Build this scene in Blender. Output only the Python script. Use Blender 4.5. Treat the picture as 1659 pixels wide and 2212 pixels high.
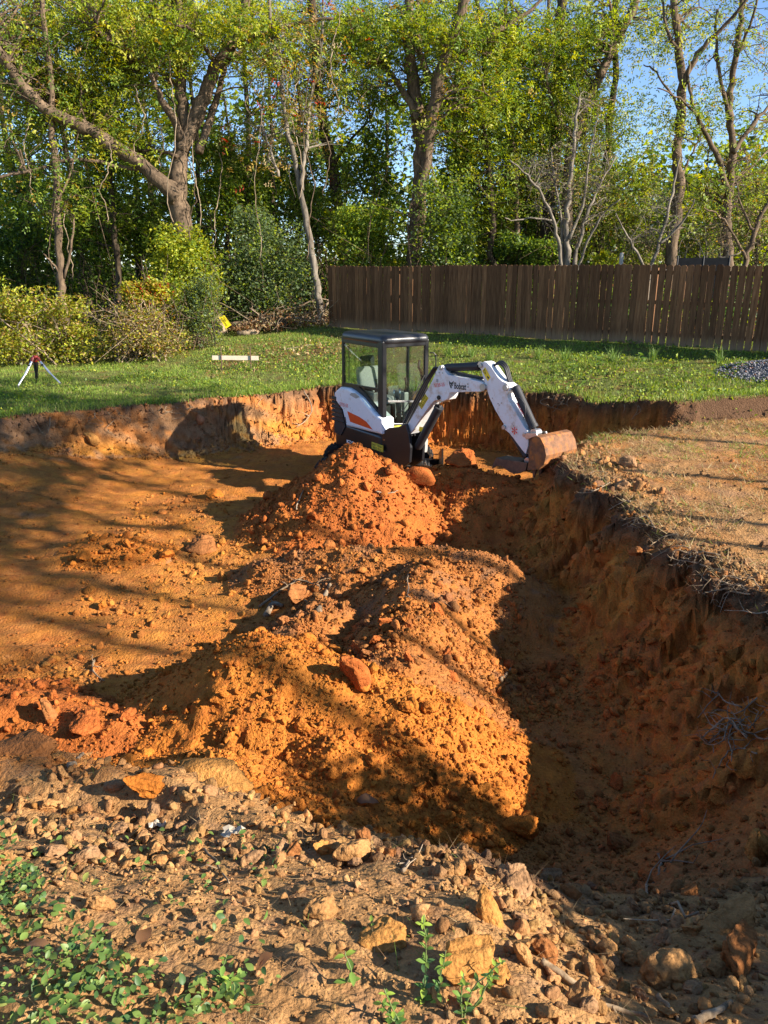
import bpy, bmesh, math, random
import numpy as np
from mathutils import Vector, Matrix

sc = bpy.context.scene
for o in list(bpy.data.objects):
    bpy.data.objects.remove(o)
col = sc.collection

# ------------------------------------------------------------------ camera, sky, sun, exposure
F = 1662.0                                   # focal length in pixels of a 1659 x 2212 picture
PITCH = math.atan(520 / F)
CZ = 2.45
cam_d = bpy.data.cameras.new('camera')
cam = bpy.data.objects.new('camera', cam_d)
col.objects.link(cam)
cam.location = (0, 0, CZ)
cam.rotation_euler = (math.radians(90) - PITCH, 0, 0)
cam_d.sensor_fit = 'VERTICAL'
cam_d.angle = 2 * math.atan(1106 / F)
cam_d.clip_end = 1200
cam_d.clip_start = 0.05
sc.camera = cam

SUN_EL = math.radians(25.5)
SUN_AZ = math.radians(111.5)                   # clockwise from +Y (the view direction)
to_sun = Vector((math.sin(SUN_AZ) * math.cos(SUN_EL), math.cos(SUN_AZ) * math.cos(SUN_EL), math.sin(SUN_EL)))
world = bpy.data.worlds.new('World')
sc.world = world
world.use_nodes = True
wn = world.node_tree.nodes
wl = world.node_tree.links
bg = wn['Background']
sky = wn.new('ShaderNodeTexSky')
sky.sky_type = 'NISHITA'
sky.sun_disc = False
sky.sun_elevation = SUN_EL
sky.sun_rotation = SUN_AZ
sky.altitude = 2500
sky.air_density = 1.0
sky.dust_density = 0.0
sky.ozone_density = 3.0
wl.new(sky.outputs[0], bg.inputs[0])
bg.inputs[1].default_value = 0.092
sun_d = bpy.data.lights.new('sun', 'SUN')
sun_d.energy = 5.0
sun_d.angle = math.radians(0.53)
sun_d.color = (1.0, 0.90, 0.77)
sun = bpy.data.objects.new('sun', sun_d)
col.objects.link(sun)
sun.rotation_euler = to_sun.to_track_quat('Z', 'Y').to_euler()
sun.location = (20, -8, 15)
sc.view_settings.view_transform = 'Standard'
sc.view_settings.look = 'None'
sc.view_settings.gamma = 1
sc.view_settings.use_curve_mapping = False
sc.view_settings.exposure = 1.45

# ------------------------------------------------------------------ helpers
random.seed(7)
rng = np.random.default_rng(11)
_c, _s = math.cos(PITCH), math.sin(PITCH)


def ray(px, py):
    u = (px - 829.5) / F
    v = (py - 1106) / F
    return Vector((u, _c - v * _s, -_s - v * _c))


def at_y(px, py, y):
    r = ray(px, py)
    return Vector((0, 0, CZ)) + r * (y / r.y)


def at_z(px, py, z):
    r = ray(px, py)
    return Vector((0, 0, CZ)) + r * ((z - CZ) / r.z)


def at_plane(px, py, p0, n):
    r = ray(px, py)
    o = Vector((0, 0, CZ))
    return o + r * ((p0 - o).dot(n) / r.dot(n))


def tag(o, label=None, cat=None, group=None, kind=None):
    if label: o['label'] = label
    if cat: o['category'] = cat
    if group: o['group'] = group
    if kind: o['kind'] = kind
    return o


def empty(name, loc=(0, 0, 0), rz=0.0):
    o = bpy.data.objects.new(name, None)
    o.empty_display_size = 0.1
    o.location = loc
    o.rotation_euler = (0, 0, rz)
    col.objects.link(o)
    return o


def link_mesh(name, me, parent=None, mat=None, smooth=False):
    o = bpy.data.objects.new(name, me)
    col.objects.link(o)
    if parent is not None: o.parent = parent
    if mat is not None and len(me.materials) == 0: me.materials.append(mat)
    if smooth: me.shade_smooth()
    return o


def np_mesh(name, V, faces, colors=None, mat=None, smooth=False):
    """V (n,3); faces (m,k) with k 3 or 4; colors (n,3)"""
    V = np.ascontiguousarray(V, np.float32)
    faces = np.ascontiguousarray(faces, np.int32)
    me = bpy.data.meshes.new(name)
    n, (m, k) = len(V), faces.shape
    me.vertices.add(n)
    me.vertices.foreach_set('co', V.ravel())
    me.loops.add(m * k)
    me.loops.foreach_set('vertex_index', faces.ravel())
    me.polygons.add(m)
    me.polygons.foreach_set('loop_start', np.arange(0, m * k, k, dtype=np.int32))
    me.polygons.foreach_set('loop_total', np.full(m, k, np.int32))
    if colors is not None:
        a = me.color_attributes.new('Col', 'FLOAT_COLOR', 'POINT')
        c4 = np.ones((n, 4), np.float32)
        c4[:, :3] = colors
        a.data.foreach_set('color', c4.ravel())
    me.update(calc_edges=True)
    if mat: me.materials.append(mat)
    if smooth: me.shade_smooth()
    return me


class MB:
    """collects boxes, prisms and tubes into one mesh"""
    def __init__(s):
        s.v = []; s.f = []

    def add(s, vs, fs):
        b = len(s.v)
        s.v += [tuple(v) for v in vs]
        s.f += [tuple(i + b for i in f) for f in fs]
        return s

    def box(s, lo, hi, M=None):
        (x0, y0, z0), (x1, y1, z1) = lo, hi
        vs = [Vector(p) for p in ((x0, y0, z0), (x1, y0, z0), (x1, y1, z0), (x0, y1, z0), (x0, y0, z1), (x1, y0, z1), (x1, y1, z1), (x0, y1, z1))]
        if M: vs = [M @ v for v in vs]
        return s.add(vs, [(0, 3, 2, 1), (4, 5, 6, 7), (0, 1, 5, 4), (1, 2, 6, 5), (2, 3, 7, 6), (3, 0, 4, 7)])

    def prism(s, A, B):
        """two matching loops"""
        n = len(A)
        fs = [tuple(range(n)), tuple(range(2 * n - 1, n - 1, -1))]
        fs += [(i, i + n, (i + 1) % n + n, (i + 1) % n) for i in range(n)]
        return s.add(list(A) + list(B), fs)

    def tube(s, pts, rad, n=8, cap=True):
        pts = [Vector(p) for p in pts]
        m = len(pts)
        if not hasattr(rad, '__len__'): rad = [rad] * m
        vs = []; fs = []
        t = (pts[1] - pts[0]).normalized()
        ref = Vector((0, 0, 1)) if abs(t.z) < 0.9 else Vector((1, 0, 0))
        u = t.cross(ref).normalized()
        for i, p in enumerate(pts):
            if i == 0: t = pts[1] - pts[0]
            elif i == m - 1: t = pts[-1] - pts[-2]
            else: t = pts[i + 1] - pts[i - 1]
            if t.length < 1e-9: t = Vector((0, 0, 1))
            t.normalize()
            u = (u - t * u.dot(t))
            if u.length < 1e-6: u = t.orthogonal()
            u.normalize()
            w = t.cross(u)
            for k in range(n):
                a = 2 * math.pi * k / n
                vs.append(p + (u * math.cos(a) + w * math.sin(a)) * rad[i])
        for i in range(m - 1):
            for k in range(n):
                fs.append((i * n + k, i * n + (k + 1) % n, (i + 1) * n + (k + 1) % n, (i + 1) * n + k))
        if cap:
            fs.append(tuple(range(n - 1, -1, -1)))
            fs.append(tuple(range((m - 1) * n, m * n)))
        return s.add(vs, fs)

    def cyl(s, a, b, r, n=16):
        return s.tube([a, b], r, n)

    def mesh(s, name, mat=None):
        me = bpy.data.meshes.new(name)
        me.from_pydata(s.v, [], s.f)
        me.update()
        if mat: me.materials.append(mat)
        return me

    def build(s, name, mat=None, parent=None, bevel=0, smooth=False):
        me = s.mesh(name, mat)
        bm = bmesh.new(); bm.from_mesh(me); bmesh.ops.recalc_face_normals(bm, faces=bm.faces); bm.to_mesh(me); bm.free()
        o = link_mesh(name, me, parent, None, smooth)
        if bevel:
            b = o.modifiers.new('bevel', 'BEVEL')
            b.width = bevel; b.segments = 2; b.limit_method = 'ANGLE'; b.angle_limit = math.radians(40)
        return o


# ---- numpy noise
def _hash(ix, iy, seed):
    h = (ix.astype(np.int64) * 374761393 + iy.astype(np.int64) * 668265263 + seed * 1442695041) & 0xffffffff
    h = ((h ^ (h >> 13)) * 1274126177) & 0xffffffff
    h = (h ^ (h >> 16))
    return h


def pnoise(x, y, seed=0):
    x = np.asarray(x, float); y = np.asarray(y, float)
    ix = np.floor(x); iy = np.floor(y)
    fx = x - ix; fy = y - iy
    ux = fx * fx * fx * (fx * (fx * 6 - 15) + 10); uy = fy * fy * fy * (fy * (fy * 6 - 15) + 10)

    def g(dx, dy):
        a = _hash(ix + dx, iy + dy, seed) / 4294967296.0 * 2 * math.pi
        return np.cos(a) * (fx - dx) + np.sin(a) * (fy - dy)
    a = g(0, 0) * (1 - ux) + g(1, 0) * ux
    b = g(0, 1) * (1 - ux) + g(1, 1) * ux
    return (a * (1 - uy) + b * uy) * 1.4


def fbm(x, y, seed=0, oct=4, gain=0.5):
    r = 0; a = 1.0; t = 0
    for i in range(oct):
        r = r + a * pnoise(x, y, seed + i * 17); t += a
        x = np.asarray(x) * 2.03 + 3.1; y = np.asarray(y) * 2.03 + 1.7; a *= gain
    return r / t * 1.5


def worley(x, y, seed=0):
    """distance to the nearest jittered point and that cell's random number"""
    x = np.asarray(x, float); y = np.asarray(y, float)
    ix = np.floor(x); iy = np.floor(y)
    best = np.full(x.shape, 9.0); rid = np.zeros(x.shape)
    for dx in (-1, 0, 1):
        for dy in (-1, 0, 1):
            cx = ix + dx; cy = iy + dy
            h = _hash(cx, cy, seed)
            jx = (h & 1023) / 1023.0; jy = ((h >> 10) & 1023) / 1023.0
            d = np.hypot(cx + jx - x, cy + jy - y)
            m = d < best
            best = np.where(m, d, best); rid = np.where(m, ((h >> 20) & 1023) / 1023.0, rid)
    return best, rid


def sstep(a, b, x):
    t = np.clip((np.asarray(x, float) - a) / (b - a), 0, 1)
    return t * t * (3 - 2 * t)


def tri(x, y, z):
    return np.array([x, y, z], float)


# ------------------------------------------------------------------ materials
MATS = {}


def new_mat(name):
    m = bpy.data.materials.new(name)
    m.use_nodes = True
    MATS[name] = m
    return m, m.node_tree.nodes, m.node_tree.links, m.node_tree.nodes['Principled BSDF']


def noise_node(N, L, scale, detail=4, rough=0.6, coord='Object', vec=None):
    t = N.new('ShaderNodeTexNoise')
    t.inputs['Scale'].default_value = scale; t.inputs['Detail'].default_value = detail; t.inputs['Roughness'].default_value = rough
    if vec is None:
        c = N.new('ShaderNodeTexCoord'); vec = c.outputs[coord]
    L.new(vec, t.inputs['Vector'])
    return t


def ramp(N, L, fac, stops):
    r = N.new('ShaderNodeValToRGB')
    e = r.color_ramp.elements
    while len(e) < len(stops): e.new(0.5)
    for i, (p, c) in enumerate(stops):
        e[i].position = p; e[i].color = (*c, 1) if len(c) == 3 else c
    L.new(fac, r.inputs[0])
    return r


def mix(N, L, a, b, fac, mode='MIX'):
    m = N.new('ShaderNodeMix'); m.data_type = 'RGBA'; m.blend_type = mode
    for sock, val in ((m.inputs['Factor'], fac), (m.inputs['A'], a), (m.inputs['B'], b)):
        if hasattr(val, 'is_linked') or hasattr(val, 'links'): L.new(val, sock)
        elif isinstance(val, (int, float)): sock.default_value = val
        else: sock.default_value = (*val, 1)
    return m.outputs['Result']


def bump(N, L, height, strength, dist, bsdf):
    b = N.new('ShaderNodeBump'); b.inputs['Strength'].default_value = strength; b.inputs['Distance'].default_value = dist
    L.new(height, b.inputs['Height']); L.new(b.outputs[0], bsdf.inputs['Normal'])
    return b


def simple(name, c, rough=0.5, metal=0.0, vary=0.12, scale=8.0, bumpd=0.0, spec=0.5, dirt=None, dirt_amt=0.0, dirt_scale=5.0):
    m, N, L, B = new_mat(name)
    t = noise_node(N, L, scale, 5)
    lo = tuple(v * (1 - vary) for v in c); hi = tuple(min(1, v * (1 + vary)) for v in c)
    r = ramp(N, L, t.outputs[0], [(0.3, lo), (0.7, hi)])
    out = r.outputs[0]
    if dirt:
        t2 = noise_node(N, L, dirt_scale, 8, 0.7)
        r2 = ramp(N, L, t2.outputs[0], [(0.62 - dirt_amt * 0.3, (0, 0, 0)), (0.75 - dirt_amt * 0.2, (1, 1, 1))])
        out = mix(N, L, out, dirt, r2.outputs[0])
        rr = N.new('ShaderNodeMapRange'); rr.inputs[3].default_value = rough; rr.inputs[4].default_value = 0.9
        L.new(r2.outputs[0], rr.inputs[0]); L.new(rr.outputs[0], B.inputs['Roughness'])
    else:
        B.inputs['Roughness'].default_value = rough
    L.new(out, B.inputs['Base Color'])
    B.inputs['Metallic'].default_value = metal
    B.inputs['Specular IOR Level'].default_value = spec
    if bumpd: bump(N, L, t.outputs[0], 0.5, bumpd, B)
    return m


def attr_soil(name):
    m, N, L, B = new_mat(name)
    a = N.new('ShaderNodeAttribute'); a.attribute_name = 'Col'
    geo = N.new('ShaderNodeNewGeometry')
    n1 = noise_node(N, L, 55, 6, 0.7, vec=geo.outputs['Position'])
    n2 = noise_node(N, L, 9, 5, 0.65, vec=geo.outputs['Position'])
    r1 = ramp(N, L, n1.outputs[0], [(0.25, (0.62, 0.58, 0.55)), (0.5, (1, 1, 1)), (0.78, (1.3, 1.28, 1.25))])
    r2 = ramp(N, L, n2.outputs[0], [(0.3, (0.78, 0.74, 0.70)), (0.7, (1.18, 1.18, 1.18))])
    o = mix(N, L, a.outputs['Color'], r1.outputs[0], 1.0, 'MULTIPLY')
    o = mix(N, L, o, r2.outputs[0], 1.0, 'MULTIPLY')
    L.new(o, B.inputs['Base Color'])
    B.inputs['Roughness'].default_value = 0.95
    B.inputs['Specular IOR Level'].default_value = 0.12
    v = N.new('ShaderNodeTexVoronoi'); v.inputs['Scale'].default_value = 38
    L.new(geo.outputs['Position'], v.inputs['Vector'])
    v2 = N.new('ShaderNodeTexVoronoi'); v2.inputs['Scale'].default_value = 90
    L.new(geo.outputs['Position'], v2.inputs['Vector'])
    ad = N.new('ShaderNodeMath'); ad.operation = 'MULTIPLY_ADD'; ad.inputs[1].default_value = -0.8
    L.new(v.outputs['Distance'], ad.inputs[0]); L.new(n1.outputs[0], ad.inputs[2])
    ad2 = N.new('ShaderNodeMath'); ad2.operation = 'MULTIPLY_ADD'; ad2.inputs[1].default_value = -0.4
    L.new(v2.outputs['Distance'], ad2.inputs[0]); L.new(ad.outputs[0], ad2.inputs[2])
    bump(N, L, ad2.outputs[0], 0.8, 0.015, B)
    return m


SOIL = attr_soil('soil')


def leaf_mat(name, trans=0.45, rough=0.5):
    m, N, L, B = new_mat(name)
    a = N.new('ShaderNodeAttribute'); a.attribute_name = 'Col'
    L.new(a.outputs['Color'], B.inputs['Base Color'])
    B.inputs['Roughness'].default_value = rough
    B.inputs['Specular IOR Level'].default_value = 0.35
    t = N.new('ShaderNodeBsdfTranslucent')
    hs = N.new('ShaderNodeHueSaturation'); hs.inputs['Hue'].default_value = 0.485; hs.inputs['Saturation'].default_value = 1.15; hs.inputs['Value'].default_value = 1.35
    L.new(a.outputs['Color'], hs.inputs['Color']); L.new(hs.outputs[0], t.inputs['Color'])
    mx = N.new('ShaderNodeMixShader'); mx.inputs[0].default_value = trans
    L.new(B.outputs[0], mx.inputs[1]); L.new(t.outputs[0], mx.inputs[2])
    L.new(mx.outputs[0], N['Material Output'].inputs['Surface'])
    return m


LEAF = leaf_mat('leaf')


def bark_mat(name, c1, c2, scale=14, bd=0.03):
    m, N, L, B = new_mat(name)
    tc = N.new('ShaderNodeTexCoord')
    mp = N.new('ShaderNodeMapping'); mp.inputs['Scale'].default_value = (1, 1, 0.22)
    L.new(tc.outputs['Object'], mp.inputs[0])
    t = noise_node(N, L, scale, 6, 0.7, vec=mp.outputs[0])
    t2 = noise_node(N, L, 2.2, 4, 0.6, vec=tc.outputs['Object'])
    r = ramp(N, L, t.outputs[0], [(0.33, c1), (0.66, c2)])
    r2 = ramp(N, L, t2.outputs[0], [(0.35, (0.7, 0.7, 0.68)), (0.65, (1.2, 1.18, 1.12))])
    L.new(mix(N, L, r.outputs[0], r2.outputs[0], 1.0, 'MULTIPLY'), B.inputs['Base Color'])
    B.inputs['Roughness'].default_value = 0.9
    B.inputs['Specular IOR Level'].default_value = 0.15
    bump(N, L, t.outputs[0], 0.9, bd, B)
    return m


BARK = bark_mat('bark', (0.055, 0.038, 0.026), (0.19, 0.135, 0.09))
BARK_DARK = bark_mat('bark_dark', (0.03, 0.022, 0.016), (0.10, 0.075, 0.05))
BARK_PALE = bark_mat('bark_pale', (0.07, 0.058, 0.046), (0.26, 0.225, 0.185), 10, 0.012)
ROOT = bark_mat('root', (0.13, 0.085, 0.05), (0.38, 0.28, 0.18), 30, 0.004)
DEADWOOD = bark_mat('dead_wood', (0.12, 0.085, 0.055), (0.40, 0.31, 0.22), 16, 0.01)
# ------------------------------------------------------------------ ground: one sheet with the dug pit, split from its spoil heaps
FENCE_A = Vector((8.45, 16.9)); FENCE_B = Vector((-1.65, 24.0))


def lawn_z(x, y):
    q = ((x - 8.3) * 7 + (y - 17) * 9.95) / 12.17
    z = 0.83 + 0.155 * q
    z = np.where(z < 0.9, z, 0.9 + (z - 0.9) * 0.1)
    z = np.where(z > 0.12, z, 0.12 * np.exp(np.clip((z - 0.12) / 0.12, -30, 0)))
    near = 0.64 * (1 - sstep(1.4, 3.4, y)) - 0.26 * sstep(0.15, 0.9, x) * sstep(0.9, 2.1, y) * (1 - sstep(2.6, 4.6, y)) * (1 - sstep(2.2, 3.4, x))
    lift = 0.32 * sstep(12.35, 12.6, y - 0.05 * x) * sstep(2.0, 3.4, x) * (1 - sstep(12.9, 14.4, y))
    return z * sstep(7, 12, y) + near + lift


#        x,    y,   wall width from this corner to the next
PIT = [(-14.0, 10.5, .5), (-8.6, 11.9, .55), (-6.7, 13.3, .55), (-5.2, 14.2, .5), (-3.7, 15.3, .55), (-2.4, 16.1, .5), (-1.3, 16.9, .42), (0.9, 16.2, .42),
       (2.2, 15.7, .42), (3.5, 14.9, .42), (4.3, 13.6, .4), (4.9, 12.75, .4), (4.5, 12.2, .4), (3.3, 11.75, .5), (2.75, 11.2, .6), (2.35, 10.5, .9),
       (2.45, 9.4, 1.1), (2.6, 8.3, 1.35), (2.66, 7.3, 1.45), (2.85, 6.3, 1.5), (3.0, 5.3, 1.5), (2.8, 4.3, 1.5), (2.65, 3.6, 1.5), (2.2, 3.0, 1.4),
       (1.5, 2.75, 1.4), (0.85, 2.65, 1.3), (0.42, 2.55, 1.2), (0.12, 2.5, 1.0), (-0.5, 2.65, .9), (-1.5, 2.9, .9), (-2.6, 3.1, 1.0), (-4.5, 3.3, 1.3), (-8, 3.6, 1.2), (-14, 4.0, 1.0)]


def pit_field(x, y):
    """signed distance inside the pit outline (positive inside) and blended wall width"""
    n = len(PIT)
    dmin = np.full(x.shape, 1e9); wsum = np.zeros(x.shape); ws = np.zeros(x.shape)
    inside = np.zeros(x.shape, bool)
    for i in range(n):
        x0, y0, w = PIT[i]; x1, y1, _ = PIT[(i + 1) % n]
        dx, dy = x1 - x0, y1 - y0
        t = np.clip(((x - x0) * dx + (y - y0) * dy) / (dx * dx + dy * dy), 0, 1)
        d = np.hypot(x - x0 - t * dx, y - y0 - t * dy)
        k = np.exp(-d / 0.25) + 1e-12 / (d + 0.01)
        ws += k * w; wsum += k
        dmin = np.minimum(dmin, d)
        cond = ((y0 > y) != (y1 > y))
        xi = x0 + (y - y0) * dx / (dy if dy != 0 else 1e-9)
        inside ^= cond & (x < xi)
    return np.where(inside, dmin, -dmin), ws / wsum


MOUNDS = [
    # name, crest polylines [(x, y, z)...], slope, rounding, colour key
    ('dirt_mound', [[(-0.42, 10.55, 0.13)], [(-0.42, 10.55, -0.10), (0.25, 10.4, -0.45)], [(-0.9, 10.2, -0.42)]], 0.74, 0.10, 'red'),
    ('dirt_mound', [[(0.55, 11.3, -0.42), (1.05, 11.2, -0.30), (1.55, 10.8, -0.36), (2.0, 10.4, -0.42)], [(0.4, 10.9, -0.5)], [(1.15, 10.2, -0.62)]], 0.72, 0.14, 'red'),
    ('dirt_mound', [[(-1.3, 8.3, -0.72), (-0.5, 8.15, -0.55), (0.4, 8.0, -0.47), (1.15, 7.75, -0.50)],
                    [(0.42, 7.5, -0.43), (0.28, 6.7, -0.50), (0.12, 5.9, -0.48), (0.08, 5.3, -0.42)], [(-0.55, 6.9, -0.62), (-0.75, 6.3, -0.62)]], 0.70, 0.16, 'brown'),
    ('dirt_mound', [[(-1.5, 4.9, -0.56), (-0.92, 5.12, -0.14), (-0.35, 4.95, -0.22), (0.08, 4.75, -0.38)], [(-0.35, 4.3, -0.45), (-0.05, 4.25, -0.56)], [(-1.7, 3.75, -0.30), (-1.0, 3.65, -0.24), (-0.6, 3.45, -0.32), (-0.3, 3.35, -0.46)]], 0.66, 0.12, 'orange'),
    ('dirt_mound', [[(-4.4, 4.9, -0.62), (-3.4, 5.15, -0.55), (-2.5, 4.95, -0.60), (-1.8, 4.75, -0.58)]], 0.60, 0.12, 'red'),
    ('topsoil_berm', [[(-5, 3.3, 0.10), (-3.2, 3.35, 0.12), (-2.2, 3.3, 0.14), (-1.45, 3.1, 0.17), (-0.85, 2.85, 0.22), (-0.35, 2.6, 0.22), (0.0, 2.4, 0.24), (0.25, 2.2, 0.24)],
                      [(-0.75, 3.0, 0.08), (-0.2, 2.75, 0.06)]], 0.92, 0.10, 'tan'),
    ('dirt_mound', [[(-3.55, 9.25, -0.84), (-3.25, 9.15, -0.86)]], 0.38, 0.15, 'orange'),
]
M_LABEL = ['tall pointed mound of red clay in front of the excavator', 'low rough heap of red clods under the excavator arm and bucket',
           'long brown heap with roots and clods on top, in front of the pointed mound',
           'bright orange crumbly mound with a big upright clod on its flank, beside the shaded trench',
           'low ridge of red clods with roots, left of the front mound',
           'tan topsoil berm along the near rim above the pit', 'small hump of dirt on the flat pit floor']


def relief(x, y):
    """loose-soil relief: rounded clods of three sizes"""
    d1, r1 = worley(x * 3.2 + 0.3 * pnoise(x * 4, y * 4, 5), y * 3.2 + 0.3 * pnoise(x * 4, y * 4, 6), 21)
    d2, r2 = worley(x * 8, y * 8, 22)
    d3, r3 = worley(x * 19, y * 19, 23)
    z = 0.08 * np.clip(0.55 - d1, 0, 1) * (r1 ** 1.5) + 0.05 * np.clip(0.6 - d2, 0, 1) * (r2 ** 1.3) + 0.024 * np.clip(0.62 - d3, 0, 1) * r3
    return z + 0.045 * fbm(x * 1.8, y * 1.8, 31, 6, 0.62) + 0.02 * (0.35 - np.abs(fbm(x * 5, y * 5, 32, 4, .6)))


def height(x, y, fine=True):
    x = np.asarray(x, float); y = np.asarray(y, float)
    wx = x + 0.16 * fbm(x * 0.9, y * 0.9, 1, 3) + 0.045 * fbm(x * 3.5, y * 3.5, 2, 3)
    wy = y + 0.16 * fbm(x * 0.9 + 9, y * 0.9, 3, 3) + 0.045 * fbm(x * 3.5 + 9, y * 3.5, 4, 3)
    d, w = pit_field(wx, wy)
    zo = lawn_z(x, y)
    # scalloped bucket cuts along the right bank
    bank = sstep(1.2, 1.9, x) * sstep(3.6, 4.6, y) * (1 - sstep(9.6, 10.4, y))
    ph = (y + 0.25 * x) * 2.35 + 0.8 * pnoise(y * 0.8, x * 0.3, 41)
    scal = (np.abs(np.sin(ph * 1.6)) ** 0.7 - 0.5) * 0.26 * bank + 0.16 * bank * fbm(x * 0.7, y * 5.5, 42, 3)
    u = np.clip((d + scal) / w, 0, 1)
    t = 1 - (1 - u) ** 1.7
    fl = -1.04 + 0.035 * fbm(x * 0.8, y * 1.6, 8, 4) - 0.12 * sstep(0.7, 1.4, x) * sstep(3.2, 4.5, y) * (1 - sstep(9, 10.5, y))
    fl = fl + 0.62 * (1 - sstep(-7.5, -3.6, x)) * sstep(8.5, 13, y)
    z = zo * (1 - t) + fl * t
    ins = d > 0
    owner = np.full(x.shape, -1)
    mz = np.full(x.shape, -9.0)
    for i, (nm, lines, sl, rd, ck) in enumerate(MOUNDS):
        h = np.full(x.shape, -9.0)
        qx = x + 0.14 * fbm(x * 1.3, y * 1.3, 50 + i, 3); qy = y + 0.14 * fbm(x * 1.3 + 5, y * 1.3, 60 + i, 3)
        for ln in lines:
            segs = [(ln[0], ln[0])] if len(ln) == 1 else list(zip(ln[:-1], ln[1:]))
            for (a, b) in segs:
                dx, dy = b[0] - a[0], b[1] - a[1]
                L2 = dx * dx + dy * dy
                tt = np.zeros(x.shape) if L2 == 0 else np.clip(((qx - a[0]) * dx + (qy - a[1]) * dy) / L2, 0, 1)
                dd = np.hypot(qx - a[0] - tt * dx, qy - a[1] - tt * dy)
                h = np.maximum(h, a[2] + tt * (b[2] - a[2]) - sl * (np.sqrt(dd * dd + rd * rd) - rd))
        win = h > mz
        mz = np.where(win, h, mz)
        owner = np.where(win & (h > z), i, owner)
    on = owner >= 0
    # soft foot
    base = z.copy()
    z = np.maximum(z, mz)
    k = 0.10
    z = z + k * np.exp(-np.abs(base - mz) / k) * 0.45 * (mz > -8)
    if fine:
        nearbank = sstep(0.0, 0.3, d) * (1 - sstep(3.4, 4.6, y)) * sstep(-0.2, 0.5, x)
        loose = np.where(on, 1.0, 0.0)
        loose = np.maximum(loose, nearbank)
        tren = np.where(ins, sstep(0.6, 1.2, x) * (1 - sstep(10, 11, y)) * 0.75, 0)
        loose = np.maximum(loose, tren)
        loose = np.maximum(loose, np.where(ins & ~on, 0.38, 0))
        rimside = (~ins) & (y < 4.2) & (x < 3)
        loose = np.maximum(loose, np.where(rimside, 0.85, 0))
        plat = (~ins) & (x > 2) & (y < 12.6) & (y > 3.5)
        loose = np.maximum(loose, np.where(plat, 0.6, 0))
        lawnm = (~ins) & ~rimside & ~plat
        z = z + relief(x, y) * loose * np.where(on & (y > 7.4), 0.85, 1.0) + np.where(lawnm, 0.05 * fbm(x * 0.6, y * 0.6, 77, 3), 0)
        # ruts across the flat floor
        z = z + np.where(ins & ~on & (x < 0.5), 0.06 * fbm(x * 0.5 + y * 0.15, y * 3.2, 81, 4, 0.6), 0)
    return z, owner, d, t


def hz(x, y):
    return float(height(np.array([x]), np.array([y]))[0][0])


# --- grid
xs = np.concatenate([-np.cumsum(np.concatenate([np.full(70, .05), np.full(60, .11), np.geomspace(.15, 12, 26)]))[::-1] - 3.4,
                     np.arange(-3.4, 3.5, 0.026),
                     np.cumsum(np.concatenate([np.full(70, .05), np.full(40, .11), np.geomspace(.15, 12, 26)])) + 3.5])
ys = [-3.0, -2.0, -1.0, -0.3, 0.2, 0.5, 0.7]
y = 0.85
while y < 18.2:
    ys.append(y); y += min(0.0075 * y, 0.042)
while y < 40:
    ys.append(y); y += 0.16
while y < 700:
    ys.append(y); y *= 1.25
ys = np.array(ys)
GX, GY = np.meshgrid(xs, ys)
GZ, OWN, GD, GT = height(GX, GY)
nr, nc = GX.shape
# crumbly sideways displacement on steep faces
gy_, gx_ = np.gradient(GZ, ys, xs)
steep = sstep(0.55, 1.6, np.hypot(gx_, gy_))
nx, ny = gx_ / (np.hypot(gx_, gy_) + 1e-6), gy_ / (np.hypot(gx_, gy_) + 1e-6)
along = GX * -ny + GY * nx
dsp = steep * (0.15 * fbm(along * 2.2, GZ * 4.5, 91, 4, 0.6) + 0.07 * fbm(along * 9, GZ * 10, 92, 3, 0.6))
inpit = (GD > -0.3) & (GY > 3) & (GY < 18)
VX = GX - nx * dsp * inpit; VY = GY - ny * dsp * inpit

# --- soil colours (kinds of earth, not light)
C = dict(orange=tri(.45, .155, .026), red=tri(.37, .108, .027), yellow=tri(.46, .198, .037), brown=tri(.29, .120, .041), tan=tri(.38, .205, .080),
         humus=tri(.12, .068, .038), grey=tri(.35, .195, .095), turf=tri(.12, .14, .04), olive=tri(.30, .17, .06), dry=tri(.385, .215, .088))
# in order of MOUNDS
def mixc(a, b, t):
    return a * (1 - t[..., None]) + b * t[..., None]


ZW = GZ * steep
n1 = np.clip(0.5 + 0.8 * fbm(GX * 0.7 + ZW * 1.3, GY * 0.7 + ZW * .9, 101, 4), 0, 1)
n2 = np.clip(0.5 + 0.9 * fbm(GX * 2.6 + ZW * 4.5, GY * 2.6 + ZW * 3, 102, 4), 0, 1)
n3 = np.clip(0.5 + 0.9 * fbm(GX * 9 + ZW * 14, GY * 9 + ZW * 10, 103, 3), 0, 1)
colr = mixc(np.broadcast_to(C['orange'], GX.shape + (3,)), C['yellow'], n1 * 0.9)            # pit floor
colr = mixc(colr, C['brown'], n2 * 0.6)
colr = mixc(colr, C['red'], sstep(.62, .85, n3) * 0.5)
# trench: browner and redder
tr = sstep(0.6, 1.2, GX) * (1 - sstep(10.5, 12, GY))
colr = mixc(colr, C['brown'] * 1.1, tr * (0.15 + 0.35 * n2))
colr = mixc(colr, C['red'] * 0.8, tr * sstep(.6, .8, n1) * 0.6)
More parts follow.
